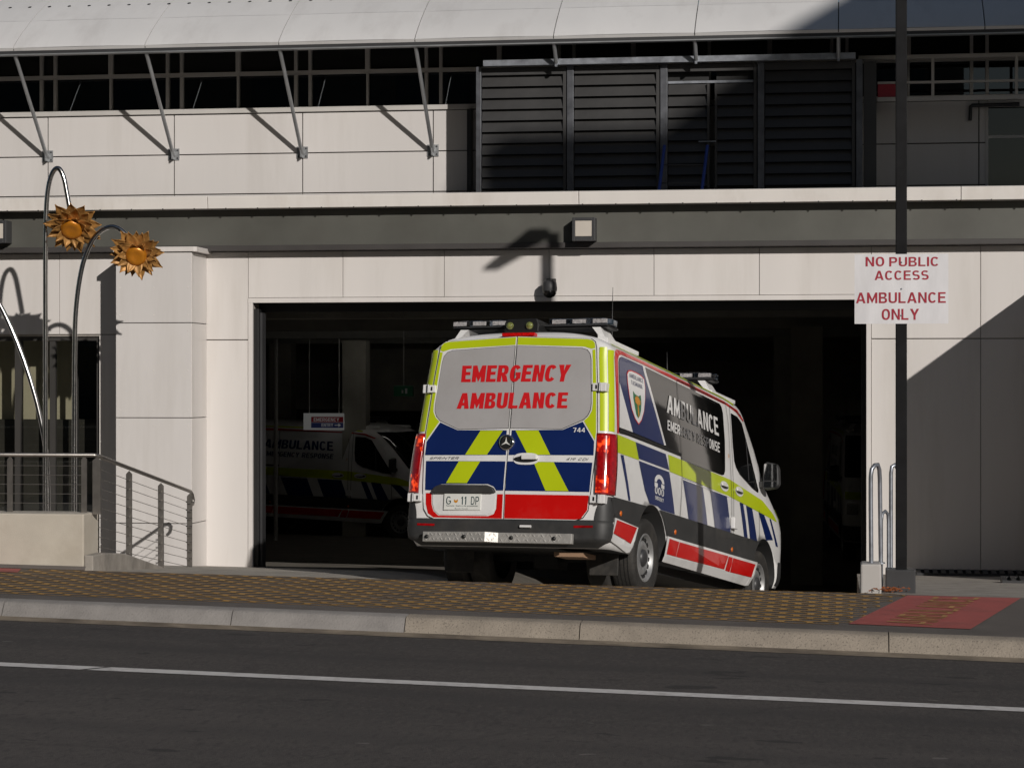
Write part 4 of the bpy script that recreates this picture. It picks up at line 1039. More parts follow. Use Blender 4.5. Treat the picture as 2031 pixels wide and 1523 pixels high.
    def RD(name, m, s, p, e=E_, step=.12): return decal(name, m, doors[s], *poly(p), on_rear(e), step)
    pan = [(.012, 1.432), (.51, 1.424), (.705, 1.508), (.745, 1.55), (.765, 1.60), (.768, 1.66), (.735, 2.06), (.72, 2.115), (.69, 2.150), (.64, 2.166), (.012, 2.196)]
    for s in (-1, 1):
        M_ = lambda p: [(s * a, b) for a, b in p]
        pn = RD('door_window', 'black', s, M_([(a * 1.006 if a > .1 else .008, b + (.004 if b > 1.8 else -.004)) for a, b in pan]), E_ - .001)
        RD('window_film', 'rear_film', s, M_(pan), E_ + .003)
        RD('door_stripe', 'hivis', s, M_([(.010, 2.208), (.66, 2.182), (.735, 2.160), (.768, 2.168), (.760, 2.214), (.735, 2.240), (.69, 2.250), (.010, 2.280)]))
        RD('door_stripe', 'hivis', s, M_([(.742, 2.150), (.770, 2.156), (.80, 1.86), (.836, 1.39), (.832, 1.318), (.712, 1.498), (.755, 1.538), (.782, 1.59), (.785, 1.66), (.752, 2.06)]))
        RD('door_block', 'navy', s, M_([(.025, 1.412), (.518, 1.416), (.702, 1.490), (.824, 1.310), (.828, 1.184), (.012, 1.184)]))
        RD('chevron', 'hivis', s, M_([(.062, 1.409), (.285, 1.409), (.418, 1.187), (.20, 1.187)]), E_ + .002)
    RD('door_block', 'navy', 1, [(.008, 1.126), (.823, 1.118), (.813, .853), (.008, .858)])
    RD('chevron', 'hivis', 1, [(.262, 1.122), (.456, 1.120), (.618, .858), (.398, .860)], E_ + .002)
    RD('door_block', 'navy', -1, [(-.812, 1.130), (-.012, 1.126), (-.012, .859), (-.080, .858), (-.108, .895), (-.167, .917), (-.632, .915), (-.70, .89), (-.729, .858), (-.797, .860)])
    RD('chevron', 'hivis', -1, [(-.476, 1.126), (-.262, 1.124), (-.376, .925), (-.586, .925)], E_ + .002)
    RD('door_panel', 'red', 1, [(.010, .826), (.808, .822), (.80, .69), (.742, .614), (.688, .606), (.010, .608)])
    RD('door_panel', 'red', -1, [(-.787, .832), (-.728, .832), (-.722, .733), (-.70, .669), (-.65, .628), (-.150, .626), (-.094, .645), (-.072, .695), (-.070, .826), (-.013, .826), (-.013, .606), (-.697, .610), (-.755, .648), (-.781, .732)])
    # plate bay and plate
    hood = MB()
    hp = [(-.716, .838), (-.689, .888), (-.632, .909), (-.166, .907), (-.107, .884), (-.08, .84), (-.12, .828), (-.68, .828)]
    pc = MB().prism(hp, a_yr(0, .8) - .05, .0, 'y').build('plate_hood', 'plastic', doors[-1], .012)
    RD('plate_bay', 'white', -1, [(-.712, .828), (-.085, .828), (-.09, .70), (-.11, .655), (-.16, .634), (-.64, .636), (-.69, .675), (-.71, .74)], E_ + .004)
    yp = -.052
    npl = MB().box(-.59, -.222, yp, yp + .008, .677, .826).build('number_plate', 'plate', doors[-1], .004)
    def plain(e): return lambda x, z: (x, yp - e, z)
    for tx_, x0, x1, z0, z1, b in (('G', -.565, -.517, .728, .80, .012), ('11', -.418, -.365, .728, .80, .012), ('DP', -.318, -.24, .728, .80, .012), ('Tasmania  Explore the possibilities', -.565, -.25, .708, .722, .005), ('Burnie Toyota', -.475, -.345, .685, .695, .005)):
        v, f = (vtext(tx_, .13, .11, .18) if b > .01 else text2d(tx_, b)); lo_ = decal('lettering', 'plate_ink', doors[-1], quadmap(v, (x0, z0), (x1, z0), (x0, z1), (x1, z1)), f, plain(.002), 0)
        if b < .01: lo_['kind'] = 'stuff'
    decal('plate_crest', 'badge_orange', doors[-1], *poly(ell(-.468, .762, .020, .020, 12)), plain(.002), 0)
    decal('plate_crest', 'plate', doors[-1], *poly(ell(-.468, .774, .012, .010, 10)), plain(.003), 0)
    # badge ring and star, handle
    c = (-.013, 1.298)
    st = MB().lathe([(.045, -.052), (.060, -.058), (.074, -.048), (.074, -.02)], (c[0], a_yr(0, 1.3) + .012, c[1]), 'y', 28).build('star_badge', 'chrome', doors[-1])
    decal('badge_disc', 'black', doors[-1], *poly(ell(c[0], c[1], .058, .058, 24)), on_rear(.040), 0)
    sp = []
    for k in range(6):
        r_ = .054 if k % 2 == 0 else .010; a = R(90 + 60 * k); sp.append((c[0] + r_ * math.cos(a), c[1] + r_ * math.sin(a)))
    decal('star', 'plate', doors[-1], *poly(sp), on_rear(.043), 0)
    hs = RD('handle_surround', 'white', 1, [(.19 + .125 * math.copysign(abs(math.cos(t)) ** .7, math.cos(t)), 1.149 + .054 * math.copysign(abs(math.sin(t)) ** .8, math.sin(t))) for t in [2 * math.pi * k / 24 for k in range(24)]], E_ + .006)
    decal('handle_cup', 'black', doors[1], *poly(ell(.185, 1.145, .118, .03)), on_rear(E_ + .008), 0)
    MB().hexa([(.15, -.05, 1.14), (.30, -.05, 1.14), (.30, -.02, 1.14), (.15, -.02, 1.14), (.15, -.055, 1.185), (.30, -.055, 1.185), (.30, -.02, 1.19), (.15, -.02, 1.19)]).build('handle_grip', 'white', doors[1], .008)
    # lettering over both doors
    for tx_, q in (('EMERGENCY', ((-.523, 1.865), (.532, 1.858), (-.523, 2.020), (.555, 2.014))), ('AMBULANCE', ((-.545, 1.615), (.545, 1.612), (-.535, 1.762), (.548, 1.758)))):
        v, f = vtext(tx_, .265, .185, .075, .0)
        v = quadmap(v, *q)
        for s in (-1, 1):
            # keep the faces on this door leaf
            ff = [p for p in f if s * sum(v[i][0] for i in p) / len(p) > 0]
            decal('lettering', 'red_letter', doors[s], v, ff, on_rear(E_ + .0055), 0)
    v, f = vtext('744', .17, .15, .13); decal('lettering', 'white', doors[1], quadmap(v, (.619, 1.392), (.733, 1.392), (.616, 1.434), (.730, 1.434)), f, on_rear(E_ + .004), 0)
    v, f = vtext('SPRINTER', .10, .14, .16, .3); decal('lettering', 'charcoal', doors[-1], quadmap(v, (-.775, 1.144), (-.475, 1.144), (-.775, 1.166), (-.475, 1.166)), f, on_rear(E_ + .003), 0)
    v, f = vtext('419 CDI', .10, .14, .16, .3); decal('lettering', 'charcoal', doors[1], quadmap(v, (.575, 1.138), (.786, 1.135), (.575, 1.160), (.786, 1.157)), f, on_rear(E_ + .003), 0)
    # high stop lamp, roof gear
    MB().box(-.155, .17, .085, .16, 2.292, 2.322).build('high_stop_lamp', 'brake_strip', root, .006)
    lightbar(root, .35, .65, 2.43 + up)
    hb = MB().prism([(-.19, 2.352 + up), (.15, 2.352 + up), (.15, 2.43 + up), (.13, 2.475 + up), (-.16, 2.475 + up), (-.19, 2.44 + up)], .22, .52, 'y').build('work_lamp_housing', 'black', root, .008)
    for x in (-.135, .06): MB().lathe([(0, .19), (.024, .195), (.034, .208), (.038, .23)], (x, 0, 2.41 + up), 'y', 18).build('work_lamp', 'spot', hb)
    lightbar(root, 3.45 - up, 3.72 - up, 2.405 + up * .86, False)
    for x, y, h in ((.62, .9, .55), (.45, 3.0, .28)):
        MB().tube([(x, y, 2.30 + up), (x, y, 2.345 + up), (x - .01, y - .01, 2.33 + up + h)], [.012, .008, .002], 6).build('aerial', 'black', root)
    MB().box(.99, 1.035, 3.60, 3.72, .86, .98).build('shore_power_plug', 'white', root, .01)
    # ---- front
    MB().grid([[front(1.46 + .72 * i / 10, R(22 + 136 * j / 20), .006) for j in range(21)] for i in range(11)]).build('windscreen', 'tint', root)
    MB().grid([[front(.70 + .34 * i / 6, R(62 + 56 * j / 10), .01) for j in range(11)] for i in range(7)]).build('grille', 'plastic', root)
    for a, b in ((26, 52), (128, 154)):
        MB().grid([[front(.84 + .20 * i / 5, R(a + (b - a) * j / 6), .008) for j in range(7)] for i in range(6)]).build('headlight', 'lens_clear', root)
    MB().grid([[front(.38 + .26 * i / 5, R(4 + 172 * j / 20), .01) for j in range(21)] for i in range(6)]).build('front_bumper', 'plastic', root)
    MB().grid([[front(1.10 + .12 * i / 5, R(20 + 140 * j / 20), .006) for j in range(21)] for i in range(6)]).build('bonnet_stripe', 'hivis', root)
    return root

amb = make_ambulance('ambulance with red EMERGENCY AMBULANCE lettering driving into the bay, brake lights lit', None, True)
# nose down on the ramp, turned right of straight in
def cam_to_world(p):
    return Vector((p[0] * math.cos(PSI) - p[1] * math.sin(PSI), p[0] * math.sin(PSI) + p[1] * math.cos(PSI), p[2])) + CAM
yaw, pitch, roll = .40134, .1492, -.0116
amb.location = cam_to_world((-.0934, 20.3589, -1.8142))
amb.rotation_euler = (Matrix.Rotation(-(yaw - PSI), 4, 'Z') @ Matrix.Rotation(-pitch, 4, 'X') @ Matrix.Rotation(roll, 4, 'Y')).to_euler()

amb2 = make_ambulance('ambulance with dark side lettering parked side on deep in the bay', None, False)
hd = Vector((math.cos(R(14)), -math.sin(R(14)))); rt = Vector((hd.y, -hd.x)); ya = 20.2
q_ = Vector((px(690, ya), ya)) - hd * 3.65 - rt * .98
amb2.rotation_euler = (Matrix.Rotation(math.atan2(hd.y, hd.x) - math.pi / 2, 4, 'Z') @ Matrix.Rotation(-.02, 4, 'X')).to_euler()
amb2.location = (q_.x, q_.y, -.86)
amb3 = copy_tree(amb2)
amb3['label'] = 'ambulance standing nose out in the dark right side of the bay'
amb3.rotation_euler = (0, 0, R(180 + 4)); amb3.location = (px(1672, 14) + .6, 20.0, -.88)

# ---------------------------------------------------------------- wall lights, camera, signs inside the bay
def wall_light(u, v, label):
    w_, h_ = .235, .235; c = bpt(u, v, -.3); x, z = c.x, c.z
    t = thing_b('wall_light', (x, -.12, z), label, 'wall light', 'square wall lights on the fascia')
    box('housing', 'charcoal', t, x - w_ / 2, x + w_ / 2, -.27, -.121, z - h_ / 2, z + h_ / 2, .006)
    box('diffuser', 'lamp_glass', t, x - .085, x + .085, -.285, -.262, z - .072, z + .085, .004)
    for s in (-1, 1): box('bezel', 'charcoal', t, x + s * .1 - .015, x + s * .1 + .015, -.292, -.265, z - h_ / 2, z + h_ / 2, .003)
    box('bezel', 'charcoal', t, x - .085, x + .085, -.292, -.265, z + .087, z + h_ / 2, .003)
    box('bezel', 'charcoal', t, x - .085, x + .085, -.292, -.265, z - h_ / 2, z - .074, .003)
wall_light(1157, 455, 'square wall light over the bay opening')
wall_light(-10, 460, 'square wall light cut by the left edge above the window')
c = bpt(1090, 572, -.14)
dc = thing_b('security_camera', (c.x, 0, c.z), 'black dome security camera hung on the lintel', 'camera')
MB().box(c.x - .05, c.x + .05, -.03, -.001, c.z + .0, c.z + .1).build('bracket', 'charcoal', dc, .006)
MB().tube([(c.x, -.02, c.z + .06), (c.x, -.1, c.z + .075), (c.x, -.14, c.z + .06)], .022, 10).build('arm', 'charcoal', dc)
MB().lathe([(0, .085), (.05, .082), (.07, .06), (.078, .0), (.076, -.03)], (c.x, -.14, c.z), 'z', 24).build('housing', 'charcoal', dc)
MB().lathe([(.072, -.03), (.068, -.06), (.05, -.085), (.02, -.1), (0, -.102)], (c.x, -.14, c.z), 'z', 24).build('dome', 'tint', dc)

def flat_text(name, m, par, body, bl, w, h, Y, bold=.17):
    v, f = vtext(body, bold, .15, .13)
    return decal(name, m, par, quadmap(v, (bl[0], bl[1]), (bl[0] + w, bl[1]), (bl[0], bl[1] + h), (bl[0] + w, bl[1] + h)), f, lambda a, b: (a, Y, b), 0)
EY = 18.0
e0, e1 = bpt(602, 853, EY), bpt(682, 820, EY)
es = thing_b('entry_sign', (e0.x, EY, e0.z), 'small EMERGENCY ENTRY sign with an arrow inside the bay', 'sign')
box('sign_board', 'lit_sign', es, e0.x, e1.x, EY, EY + .03, e0.z, e1.z)
xm = bpx(617, EY - .01)
box('red_band', 'lit_red', es, xm, e1.x - .01, EY - .008, EY, bpz(640, 838, EY), bpz(640, 827, EY))
box('blue_band', 'lit_blue', es, xm, e1.x - .01, EY - .008, EY, bpz(640, 849, EY), bpz(640, 838.6, EY))
flat_text('lettering', 'lit_sign', es, 'EMERGENCY', (xm + .05, bpz(640, 836, EY)), bpx(673, EY) - xm - .05, .062, EY - .011)
flat_text('lettering', 'lit_sign', es, 'ENTRY', (bpx(638, EY), bpz(640, 846.5, EY)), bpx(661, EY) - bpx(638, EY), .058, EY - .011)
xa_ = bpx(664, EY); za_ = bpz(640, 843.5, EY)
MB().add([(xa_, EY - .011, za_ - .008), (xa_ + .07, EY - .011, za_ - .008), (xa_ + .07, EY - .011, za_ - .035), (xa_ + .12, EY - .011, za_), (xa_ + .07, EY - .011, za_ + .035), (xa_ + .07, EY - .011, za_ + .008), (xa_, EY - .011, za_ + .008)], [tuple(range(7))]).build('arrow', 'lit_sign', es)
MB().tube([(e0.x + .1, EY + .04, e1.z), (e0.x + .1, EY + .04, 3.2)], .012, 6).tube([(e1.x - .1, EY + .04, e1.z), (e1.x - .1, EY + .04, 3.2)], .012, 6).build('hanger', 'frame', es)
c = bpt(800, 776, 15.5)
ex = thing_b('exit_sign', (c.x, 15.5, c.z), 'green exit sign hanging from a rod in the bay', 'sign')
box('sign_box', 'exit_green', ex, c.x - .17, c.x + .17, 15.5, 15.56, c.z - .09, c.z + .09, .004)
MB().tube([(c.x, 15.53, c.z + .06), (c.x, 15.53, 3.2)], .01, 6).build('rod', 'frame', ex)
MB().lathe([(0, .015), (.013, .012), (.013, 0)], (c.x - .02, 15.49, c.z + .03), 'y', 8).box(c.x - .03, c.x - .0, 15.492, 15.497, c.z - .04, c.z + .015).box(c.x + .03, c.x + .07, 15.492, 15.497, c.z - .045, c.z + .045).build('pictogram', 'white', ex)

# ---------------------------------------------------------------- planter wall, ramp plinth and railing at the left
PY = -6.42
x1 = px(166, PY); zt = pz(100, 1019, PY)
pw = thing('planter_wall', (x1 - 1, PY, z_crest(x1)), 'low cream rendered wall under the left railing', 'wall')
MB().box(-13, x1, PY, PY + .40, -.2, zt).build('wall_body', 'cream_wall', pw, .012)
MB().grid([[(x, y, z_crest(x) + dz) for x in (-13, -10, x1 + .02)] for y, dz in ((PY - .028, .004), (PY - .003, .035))]).build('base_edge', 'footpath', pw)
# the railing turns the corner and follows the drive down to the building
RA, RB = Vector((px(192, -6.2), -6.2, 0)), Vector((px(377, -1.55), -1.55, 0))
def rail_pt(u, v):
    lo, hi = -.1, 1.2
    for _ in range(40):
        m = (lo + hi) / 2; p = RA.lerp(RB, m)
        if px(u, p.y) > p.x: lo = m
        else: hi = m
    p = RA.lerp(RB, lo); return Vector((p.x, p.y, pz(u, v, p.y)))
pl_ = thing('ramp_plinth', (RA.x, PY, .5), 'sloping bare concrete plinth at the foot of the railing', 'plinth')
tops = [(196, 1097), (225, 1097), (244, 1099), (262, 1106), (319, 1126), (350, 1134), (374, 1139)]
edge = [rail_pt(u, v) for u, v in tops]; mb = MB()
edge = [Vector((edge[0].x, PY, edge[0].z))] + edge
L_ = [((x1 + .003 if p.y < -6.0 else p.x - .3), p.y + (.006 if p.y == PY else 0), p.z + .006) for p in edge]; R_ = [(p.x + .05, p.y, p.z) for p in edge]
n = len(edge); vs = L_ + R_ + [(a, b, -.6) for a, b, c in R_] + [(a, b, -.6) for a, b, c in L_]
fs = [(i, i + 1, n + i + 1, n + i) for i in range(n - 1)] + [(n + i, n + i + 1, 2 * n + i + 1, 2 * n + i) for i in range(n - 1)] + [(i, i + 1, 3 * n + i + 1, 3 * n + i) for i in range(n - 1)]
fs += [(0, n, 2 * n, 3 * n), (n - 1, 2 * n - 1, 3 * n - 1, 4 * n - 1)]
mb.add(vs, fs).build('plinth_body', 'concrete', pl_, .012)
RY = -6.2
rl = thing('railing', (RA.x, RY, zt), 'stainless railing with thin cables turning down beside the pillar', 'railing')
ztop = pz(186, 903, RY)
e1_, e2_, e3_ = rail_pt(378, 975), rail_pt(377, 975) + (RB - RA).normalized() * .22, None
d_ = (RB - RA).normalized()
q1 = e1_ + d_ * .10 + Vector((0, 0, -.035)); q2 = q1 + d_ * .06 + Vector((0, 0, -.06)); q3 = q2 + Vector((0, 0, -.05)) - d_ * .03; q4 = q3 - d_ * .05
MB().tube([(-13, RY, ztop), (RA.x - .03, RY, ztop), (RA.x, RY + .02, ztop - .005), rail_pt(205, 909), e1_, q1, q2, q3, q4], .019, 12).build('handrail', 'satin', rl)
def post(p0, p1, w_, along):
    a = along * w_ / 2; n_ = Vector((-along.y, along.x, 0)) * .006; vs = []
    for s in (-1, 1):
        vs += [p0 - a + n_ * s, p0 + a + n_ * s, p1 + a + n_ * s - Vector((0, 0, .03)), p1 + n_ * s, p1 - a + n_ * s - Vector((0, 0, .03))]
    MB().add(vs, [(0, 1, 2, 3, 4), (9, 8, 7, 6, 5)] + [(i, (i + 1) % 5, 5 + (i + 1) % 5, 5 + i) for i in range(5)]).build('post', 'satin', rl)
X_ = Vector((1, 0, 0))
for u, vt, vb in ((-120, 903, 1016), (20, 905, 1016), (167, 905, 1018)): post(pt(u, vb, RY), pt(u, vt, RY), .05, X_)
post(pt(192, 1020, RY), pt(192, 907, RY), .075, X_)
for u, vt, vb in ((256, 934, 1106), (319, 958, 1127), (376, 979, 1141)): post(rail_pt(u, vb), rail_pt(u, vt), .058, X_)
for k in range(6):
    z_ = pz(100, 924 + k * 18.5, RY); MB().tube([(-13, RY, z_), (px(170, RY), RY, z_)], .0032, 5, False).build('cable', 'satin', rl)
for k in range(10):
    p0, p1 = rail_pt(197, 931 + k * 19.2), rail_pt(374, 996 + k * 16)
    if k > 8: p0 = p0.lerp(p1, .35)
    MB().tube([p0, p1], .0032, 5, False).build('cable', 'satin', rl)
    MB().tube([p1 + Vector((-.03, 0, 0)), p1 + Vector((.035, 0, 0))], .006, 6).build('cable_end', 'steel', rl)

# ---------------------------------------------------------------- metal sunflowers
SY = -2.07
rows = []
for i in range(8):
    t = i / 7; w_ = .068 * (math.sin(math.pi * (t * .78 + .22)) ** .7) * (1 - t ** 4.5) + .002
    rows.append([(w_ * u, .075 + .235 * t, .03 * t * t - .014 * (1 - abs(u)) + .004 * u * u) for u in (-1, -.5, 0, .5, 1)])
petal_me = MB().grid(rows).mesh('petal', 'gold')
def sunflower(path, head, n, label, face, scale=1.0):
    t = thing('sunflower_sculpture', path[0], label, 'sculpture', 'metal sunflower sculptures')
    P = [Vector(p) for p in path]; fine = []
    for i in range(len(P) - 1):
        p0, p1, p2, p3 = P[max(0, i - 1)], P[i], P[i + 1], P[min(len(P) - 1, i + 2)]
        for k in range(8):
            s = k / 8; fine.append(.5 * ((2 * p1) + (p2 - p0) * s + (2 * p0 - 5 * p1 + 4 * p2 - p3) * s * s + (3 * p1 - p0 - 3 * p2 + p3) * s ** 3))
    fine.append(P[-1])
    MB().tube(fine, .026, 14).build('stem', 'steel', t)
    c = Vector(head); q = Vector(face).normalized().to_track_quat('Z', 'Y')
    def place(o, m): o.matrix_local = Matrix.Translation(c - Vector(path[0])) @ q.to_matrix().to_4x4() @ m
    for cnt, tilt, sc_, off, dz in ((n, -4, 1.0, 0, -.014), (n, 12, .96, .5, .0), (n - 2, 24, .78, .25, .012)):
        for k in range(cnt):
            o = bpy.data.objects.new('petal', petal_me); COL.objects.link(o); o.parent = t
            md = o.modifiers.new('thick', 'SOLIDIFY'); md.thickness = .003
            an = 2 * math.pi * (k + off) / cnt + random.uniform(-.07, .07)
            s_ = sc_ * scale * random.uniform(.9, 1.08)
            place(o, Matrix.Translation((0, 0, dz)) @ Matrix.Rotation(an, 4, 'Z') @ Matrix.Rotation(R(tilt + random.uniform(-8, 8)), 4, 'X') @ Matrix.Rotation(R(random.uniform(-14, 14)), 4, 'Y') @ Matrix.Scale(s_, 4))
    for nm, m, pr in (('seed_head', 'brass', [(.0, .092), (.03, .088), (.055, .098), (.088, .100), (.112, .086), (.122, .058), (.112, .025), (.06, -.02)]), ('back_cup', 'gold', [(.0, -.05), (.06, -.035), (.105, -.005)])):
        o = MB().lathe(pr, (0, 0, 0), 'z', 28).build(nm, m, None); o.parent = t; place(o, Matrix.Scale(scale, 4))
    return t
b1 = pt(90, 1022, SY); b1.z = .2
sunflower([b1, pt(90, 800, SY), pt(90, 560, SY), pt(91, 440, SY), pt(95, 378, SY), pt(104, 344, SY), pt(116, 335, SY), pt(126, 352, SY), pt(133, 385, SY), pt(141, 430, SY)],
          pt(144, 449, SY - .06), 12, 'taller metal sunflower on a looped steel stem', (.10, -.80, -.60), 1.0)
S2 = SY - .03; b2 = pt(147, 1022, S2); b2.z = .2
sunflower([b2, pt(147, 900, S2), pt(148, 700, S2), pt(151, 610, S2), pt(163, 530, S2), pt(182, 480, S2), pt(203, 457, S2), pt(225, 451, S2), pt(245, 462, S2), pt(262, 490, S2)],
          pt(271, 504, S2 - .06), 12, 'shorter metal sunflower bending over the pillar', (.20, -.88, -.43), .93)
S3 = SY + .05; b3 = pt(97, 1022, S3); b3.z = .2
sunflower([b3, pt(94, 940, S3), pt(84, 850, S3), pt(62, 760, S3), pt(30, 670, S3), pt(-6, 595, S3), pt(-50, 530, S3), pt(-110, 480, S3), pt(-170, 470, S3), pt(-215, 500, S3)],
          pt(-222, 515, S3), 12, 'bare steel stem curving out of the left edge', (-.1, -.92, -.34), .9)

# ---------------------------------------------------------------- sign on the lamp post, hoops, block and grates at the right
QY = -5.97
xpo = (px(1777, QY) + px(1798, QY)) / 2
sp_ = thing('lamp_post', (xpo, QY, z_crest(xpo)), 'black square lamp post carrying the NO PUBLIC ACCESS AMBULANCE ONLY sign', 'lamp post')
LZ = pz(1088, 466, -.13) + .47 * (-.13 - QY)
MB().box(xpo - .047, xpo + .047, QY - .047, QY + .047, .2, LZ).build('post', 'pole', sp_, .006)
MB().tube([(xpo, QY, LZ - .03), (xpo, QY - .10, LZ + .06), (xpo - .02, QY - .22, LZ + .10)], .03, 8).build('lamp_arm', 'pole', sp_)
MB().hexa([(xpo - .20, QY - .18, LZ + .06), (xpo + .12, QY - .18, LZ + .06), (xpo + .06, QY - .98, LZ + .12), (xpo - .14, QY - .98, LZ + .12),
           (xpo - .14, QY - .20, LZ + .17), (xpo + .08, QY - .20, LZ + .17), (xpo + .04, QY - .95, LZ + .16), (xpo - .12, QY - .95, LZ + .16)]).build('lamp_head', 'pole', sp_, .02)
box('base_block', 'charcoal', sp_, px(1757, QY - .1), px(1816, QY - .1), QY - .12, QY + .14, .3, pz(1780, 1130, QY - .1), .008)
SYB = QY - .055
s0, s1 = pt(1695, 643, SYB), pt(1881, 504, SYB)
sb = box('sign_board', 'sign_white', sp_, s0.x, s1.x, SYB - .007, SYB - .001, s0.z, s1.z)
for tx_, u0, u1, v0, v1 in (('NO', 1717, 1754, 529, 510), ('PUBLIC', 1764, 1861, 529, 510), ('ACCESS', 1735, 1842, 556, 537), ('AMBULANCE', 1698, 1876, 602, 580), ('ONLY', 1749, 1823, 635, 613)):
    p0, p1 = pt(u0, v0, SYB - .009), pt(u1, v1, SYB - .009)
    flat_text('lettering', 'sign_red', sb, tx_, (p0.x, p0.z), p1.x - p0.x, p1.z - p0.z, SYB - .01, .165)
for z_ in (s0.z + .07, (s0.z + s1.z) / 2, s1.z - .07):
    MB().lathe([(0, SYB - .015), (.007, SYB - .013), (.008, SYB - .007)], (xpo, 0, z_), 'y', 8).build('bolt', 'galv', sb)
KY = -6.36
cb = thing('concrete_block', (px(1727, KY), KY, z_crest(0)), 'small pale concrete block under the steel hoops', 'block')
MB().prism([(px(1706, KY), .1), (px(1750, KY), .1), (px(1748, KY), pz(1748, 1119, KY)), (px(1707, KY), pz(1707, 1119, KY))], KY, KY + .34, 'y').build('block_body', 'grey_render', cb, .015)
def hoop(label, pts, r):
    t = thing('steel_hoop', pts[0], label, 'hand rail', 'steel hoop rails beside the lamp post')
    P = [Vector(p) for p in pts]; MB().tube(P, r, 12).build('tube', 'galv', t)
    for p in (P[0], P[-1]): MB().lathe([(.0, .012), (r * 1.9, .01), (r * 2, 0)], (p.x, p.y, p.z + .002), 'z', 14).build('foot_flange', 'galv', t)
HY = KY + .14
hoop('nearest tall steel hoop standing on the concrete block', [pt(1728, 1119, HY), pt(1727, 1000, HY), pt(1727, 945, HY), pt(1729, 931, HY), pt(1735, 923, HY + .03), pt(1741, 922, HY + .06), pt(1744, 932, HY + .09), pt(1745, 950, HY + .1), pt(1747, 1118, HY + .12)], .0185)
def z_fc(x, y):
    t = min(1, max(0, interp(y, [Y_CREST, -4.5, -2, .03], [0, .3, .7, 1]))); return z_crest(x) * (1 - t) + pz(1900, 1141, 0.0) * t
def drop(u, y): return Vector((px(u, y), y, z_fc(px(u, y), y)))
hoop('low steel hoop behind the tall one', [drop(1748, -5.6), pt(1748, 1034, -5.6), pt(1750, 1019, -5.58), pt(1756, 1014, -5.54), pt(1761, 1020, -5.5), pt(1762, 1034, -5.5), drop(1762, -5.5)], .0145)
hoop('round topped steel rail tucked against the lamp post', [drop(1767, -5.3), pt(1767, 1000, -5.3), pt(1767, 940, -5.3), pt(1769, 926, -5.3), pt(1775, 922, -5.28), pt(1780, 930, -5.26), pt(1780, 950, -5.26), drop(1780, -5.26)], .0175)
def grate(label, x, y, w_, d):
    z = z_fc(x + w_ / 2, y + d / 2) + .025
    t = thing('drain_grate', (x, y, z), label, 'grate', 'black drain grates at the right wall')
    MB().box(x, x + w_, y, y + .012, z - .05, z + .012).box(x, x + w_, y + d - .012, y + d, z - .02, z + .03).build('grate_frame', 'charcoal', t)
    k = 0
    while k * .09 < w_ - .03:
        MB().hexa([(x + k * .09 + a, y + b, z + c + (.02 if b > .05 else 0)) for a, b, c in ((0, .012, -.02), (.05, .012, -.02), (.05, d - .012, -.02), (0, d - .012, -.02), (0, .012, .015), (.05, .012, .015), (.05, d - .012, .015), (0, d - .012, .015))]).build('bar', 'charcoal', t); k += 1
    MB().box(x, x + w_, y + .012, y + d - .012, z - .045, z - .025).build('tray', 'black', t)
grate('long black drain grate along the foot of the right wall', px(1818, -.4), -.36, 2.4, .3)
grate('short black drain grate nearer the red paint', px(1986, -2.3), -2.45, 1.2, .3)
lf = MB()
for k in range(70):
    x, y = random.gauss(px(1762, -6.2), .07), random.uniform(-6.42, -6.12); z = z_crest(x) + .005 + random.random() * .03; a = random.random() * 6.28; l = random.uniform(.015, .035)
    lf.add([(x - l * math.cos(a), y - l * math.sin(a), z), (x + .006, y, z + .012), (x + l * math.cos(a), y + l * math.sin(a), z), (x - .006, y, z + .002)], [(0, 1, 2, 3)])
tag(lf.build('leaf_litter', 'leaf_dry'), 'brown leaf litter at the base of the lamp post', 'leaves', kind='stuff')

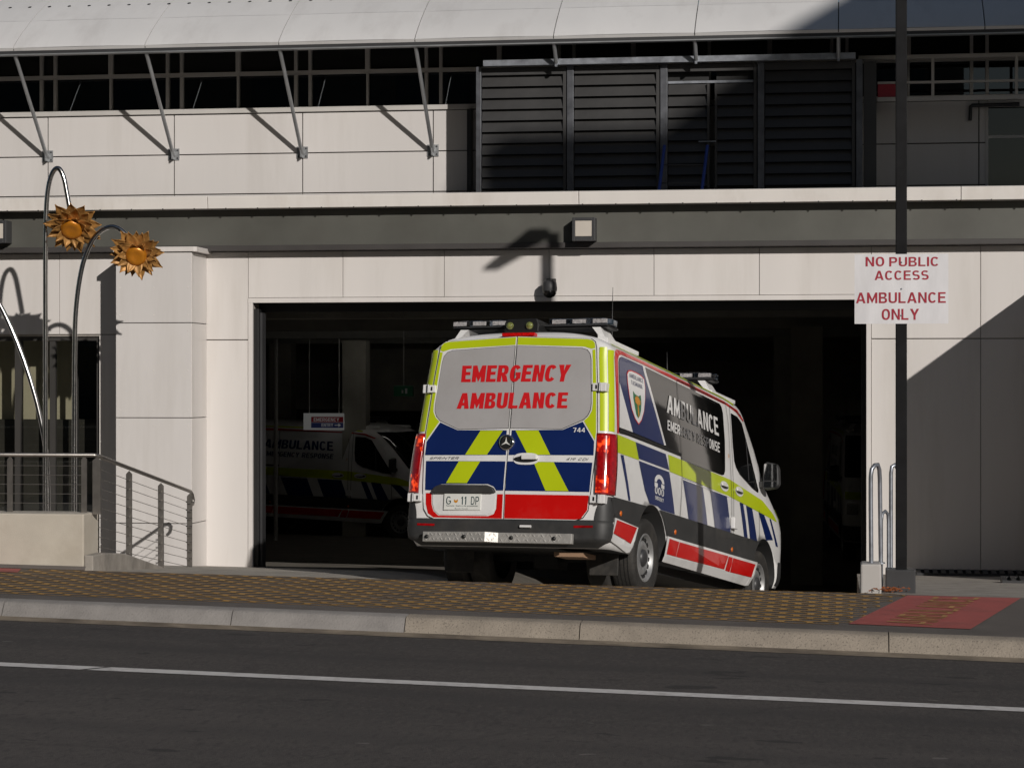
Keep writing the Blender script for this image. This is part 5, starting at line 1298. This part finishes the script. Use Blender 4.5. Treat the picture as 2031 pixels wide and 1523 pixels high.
# ---------------------------------------------------------------- beyond the frame: what shades and mirrors the place
wl = 2.7; wx = px(1786, 0) + .64 * wl
wing = thing('side_wing', (wx, -wl / 2, 0), 'plain wing wall out of frame at the right that shades the wall', 'wall')
MB().box(wx, wx + .35, -wl, -.03, -.6, pz(1797, 762, 0) + .47 * wl).build('wall_body', 'panel', wing, .01)
# unseen block across the street, added and shaped to shade the upper front
lp = lambda u, v, t: pt(u, v, LY * UNIT) + Vector((.64, -1, .47)) * t
ob = thing('shade_block', (24, -26, 0), 'unseen block across the street, added to shade the louvres and upper wall', 'building')
t1, t2 = 27.0, 19.0
a1 = lp(1262, 294, t1); zbot = lp(1262, 440, t1).z
MB().box(a1.x, a1.x + 26, a1.y, a1.y + (t1 - t2), zbot, a1.z).build('shade_box', 'grey_render', ob)
a2 = lp(950, 304, t1)
MB().box(a2.x, a1.x, a1.y, a1.y + .5, zbot, a2.z).build('shade_slab', 'grey_render', ob)
MB().box(a1.x + 8.5, a1.x + 26, a1.y - 6, a1.y + 5, -2, 34).build('sky_blocker', 'grey_render', ob)  # made tall to block sky light at the right
for k in range(5):
    for j in range(4): MB().box(a1.x + 10 + 3.2 * k, a1.x + 12 + 3.2 * k, a1.y + 4.9, a1.y + 5.03, 2 + 3.2 * j, 3.8 + 3.2 * j).build('window', 'plain_glass', ob)
cbx = thing('shop_building', (-22, -33, 0), 'unseen grey brown building across the street, raised to six storeys to block sky', 'building')
MB().box(-50, 3, -44, -31.5, -1, 24.5).build('wall', 'shop_wall', cbx)  # height raised to cut sky light and fill the window reflections
MB().box(-50.3, 3.3, -44.3, -31.2, 24.5, 24.9).build('parapet', 'frame', cbx)
for k in range(13):
    for j in range(6): MB().box(-48 + 4 * k, -46 + 4 * k, -31.55, -31.45, 1.2 + 3.7 * j, 3.2 + 3.7 * j).build('window', 'plain_glass', cbx)
lw = thing('low_sky_block', (12, -33, 0), 'unseen low block across the street, added to screen the sky', 'building')
MB().box(3.6, 20, -42, -31.8, -1, 7.0).build('wall', 'shop_wall', lw)  # added out of view to screen the sky near the horizon
MB().box(3.4, 20.2, -42.2, -31.6, 7.0, 7.25).build('parapet', 'frame', lw)
for k in range(4): MB().box(4.6 + 4 * k, 7.4 + 4 * k, -31.85, -31.76, .8, 3.2).build('window', 'plain_glass', lw)
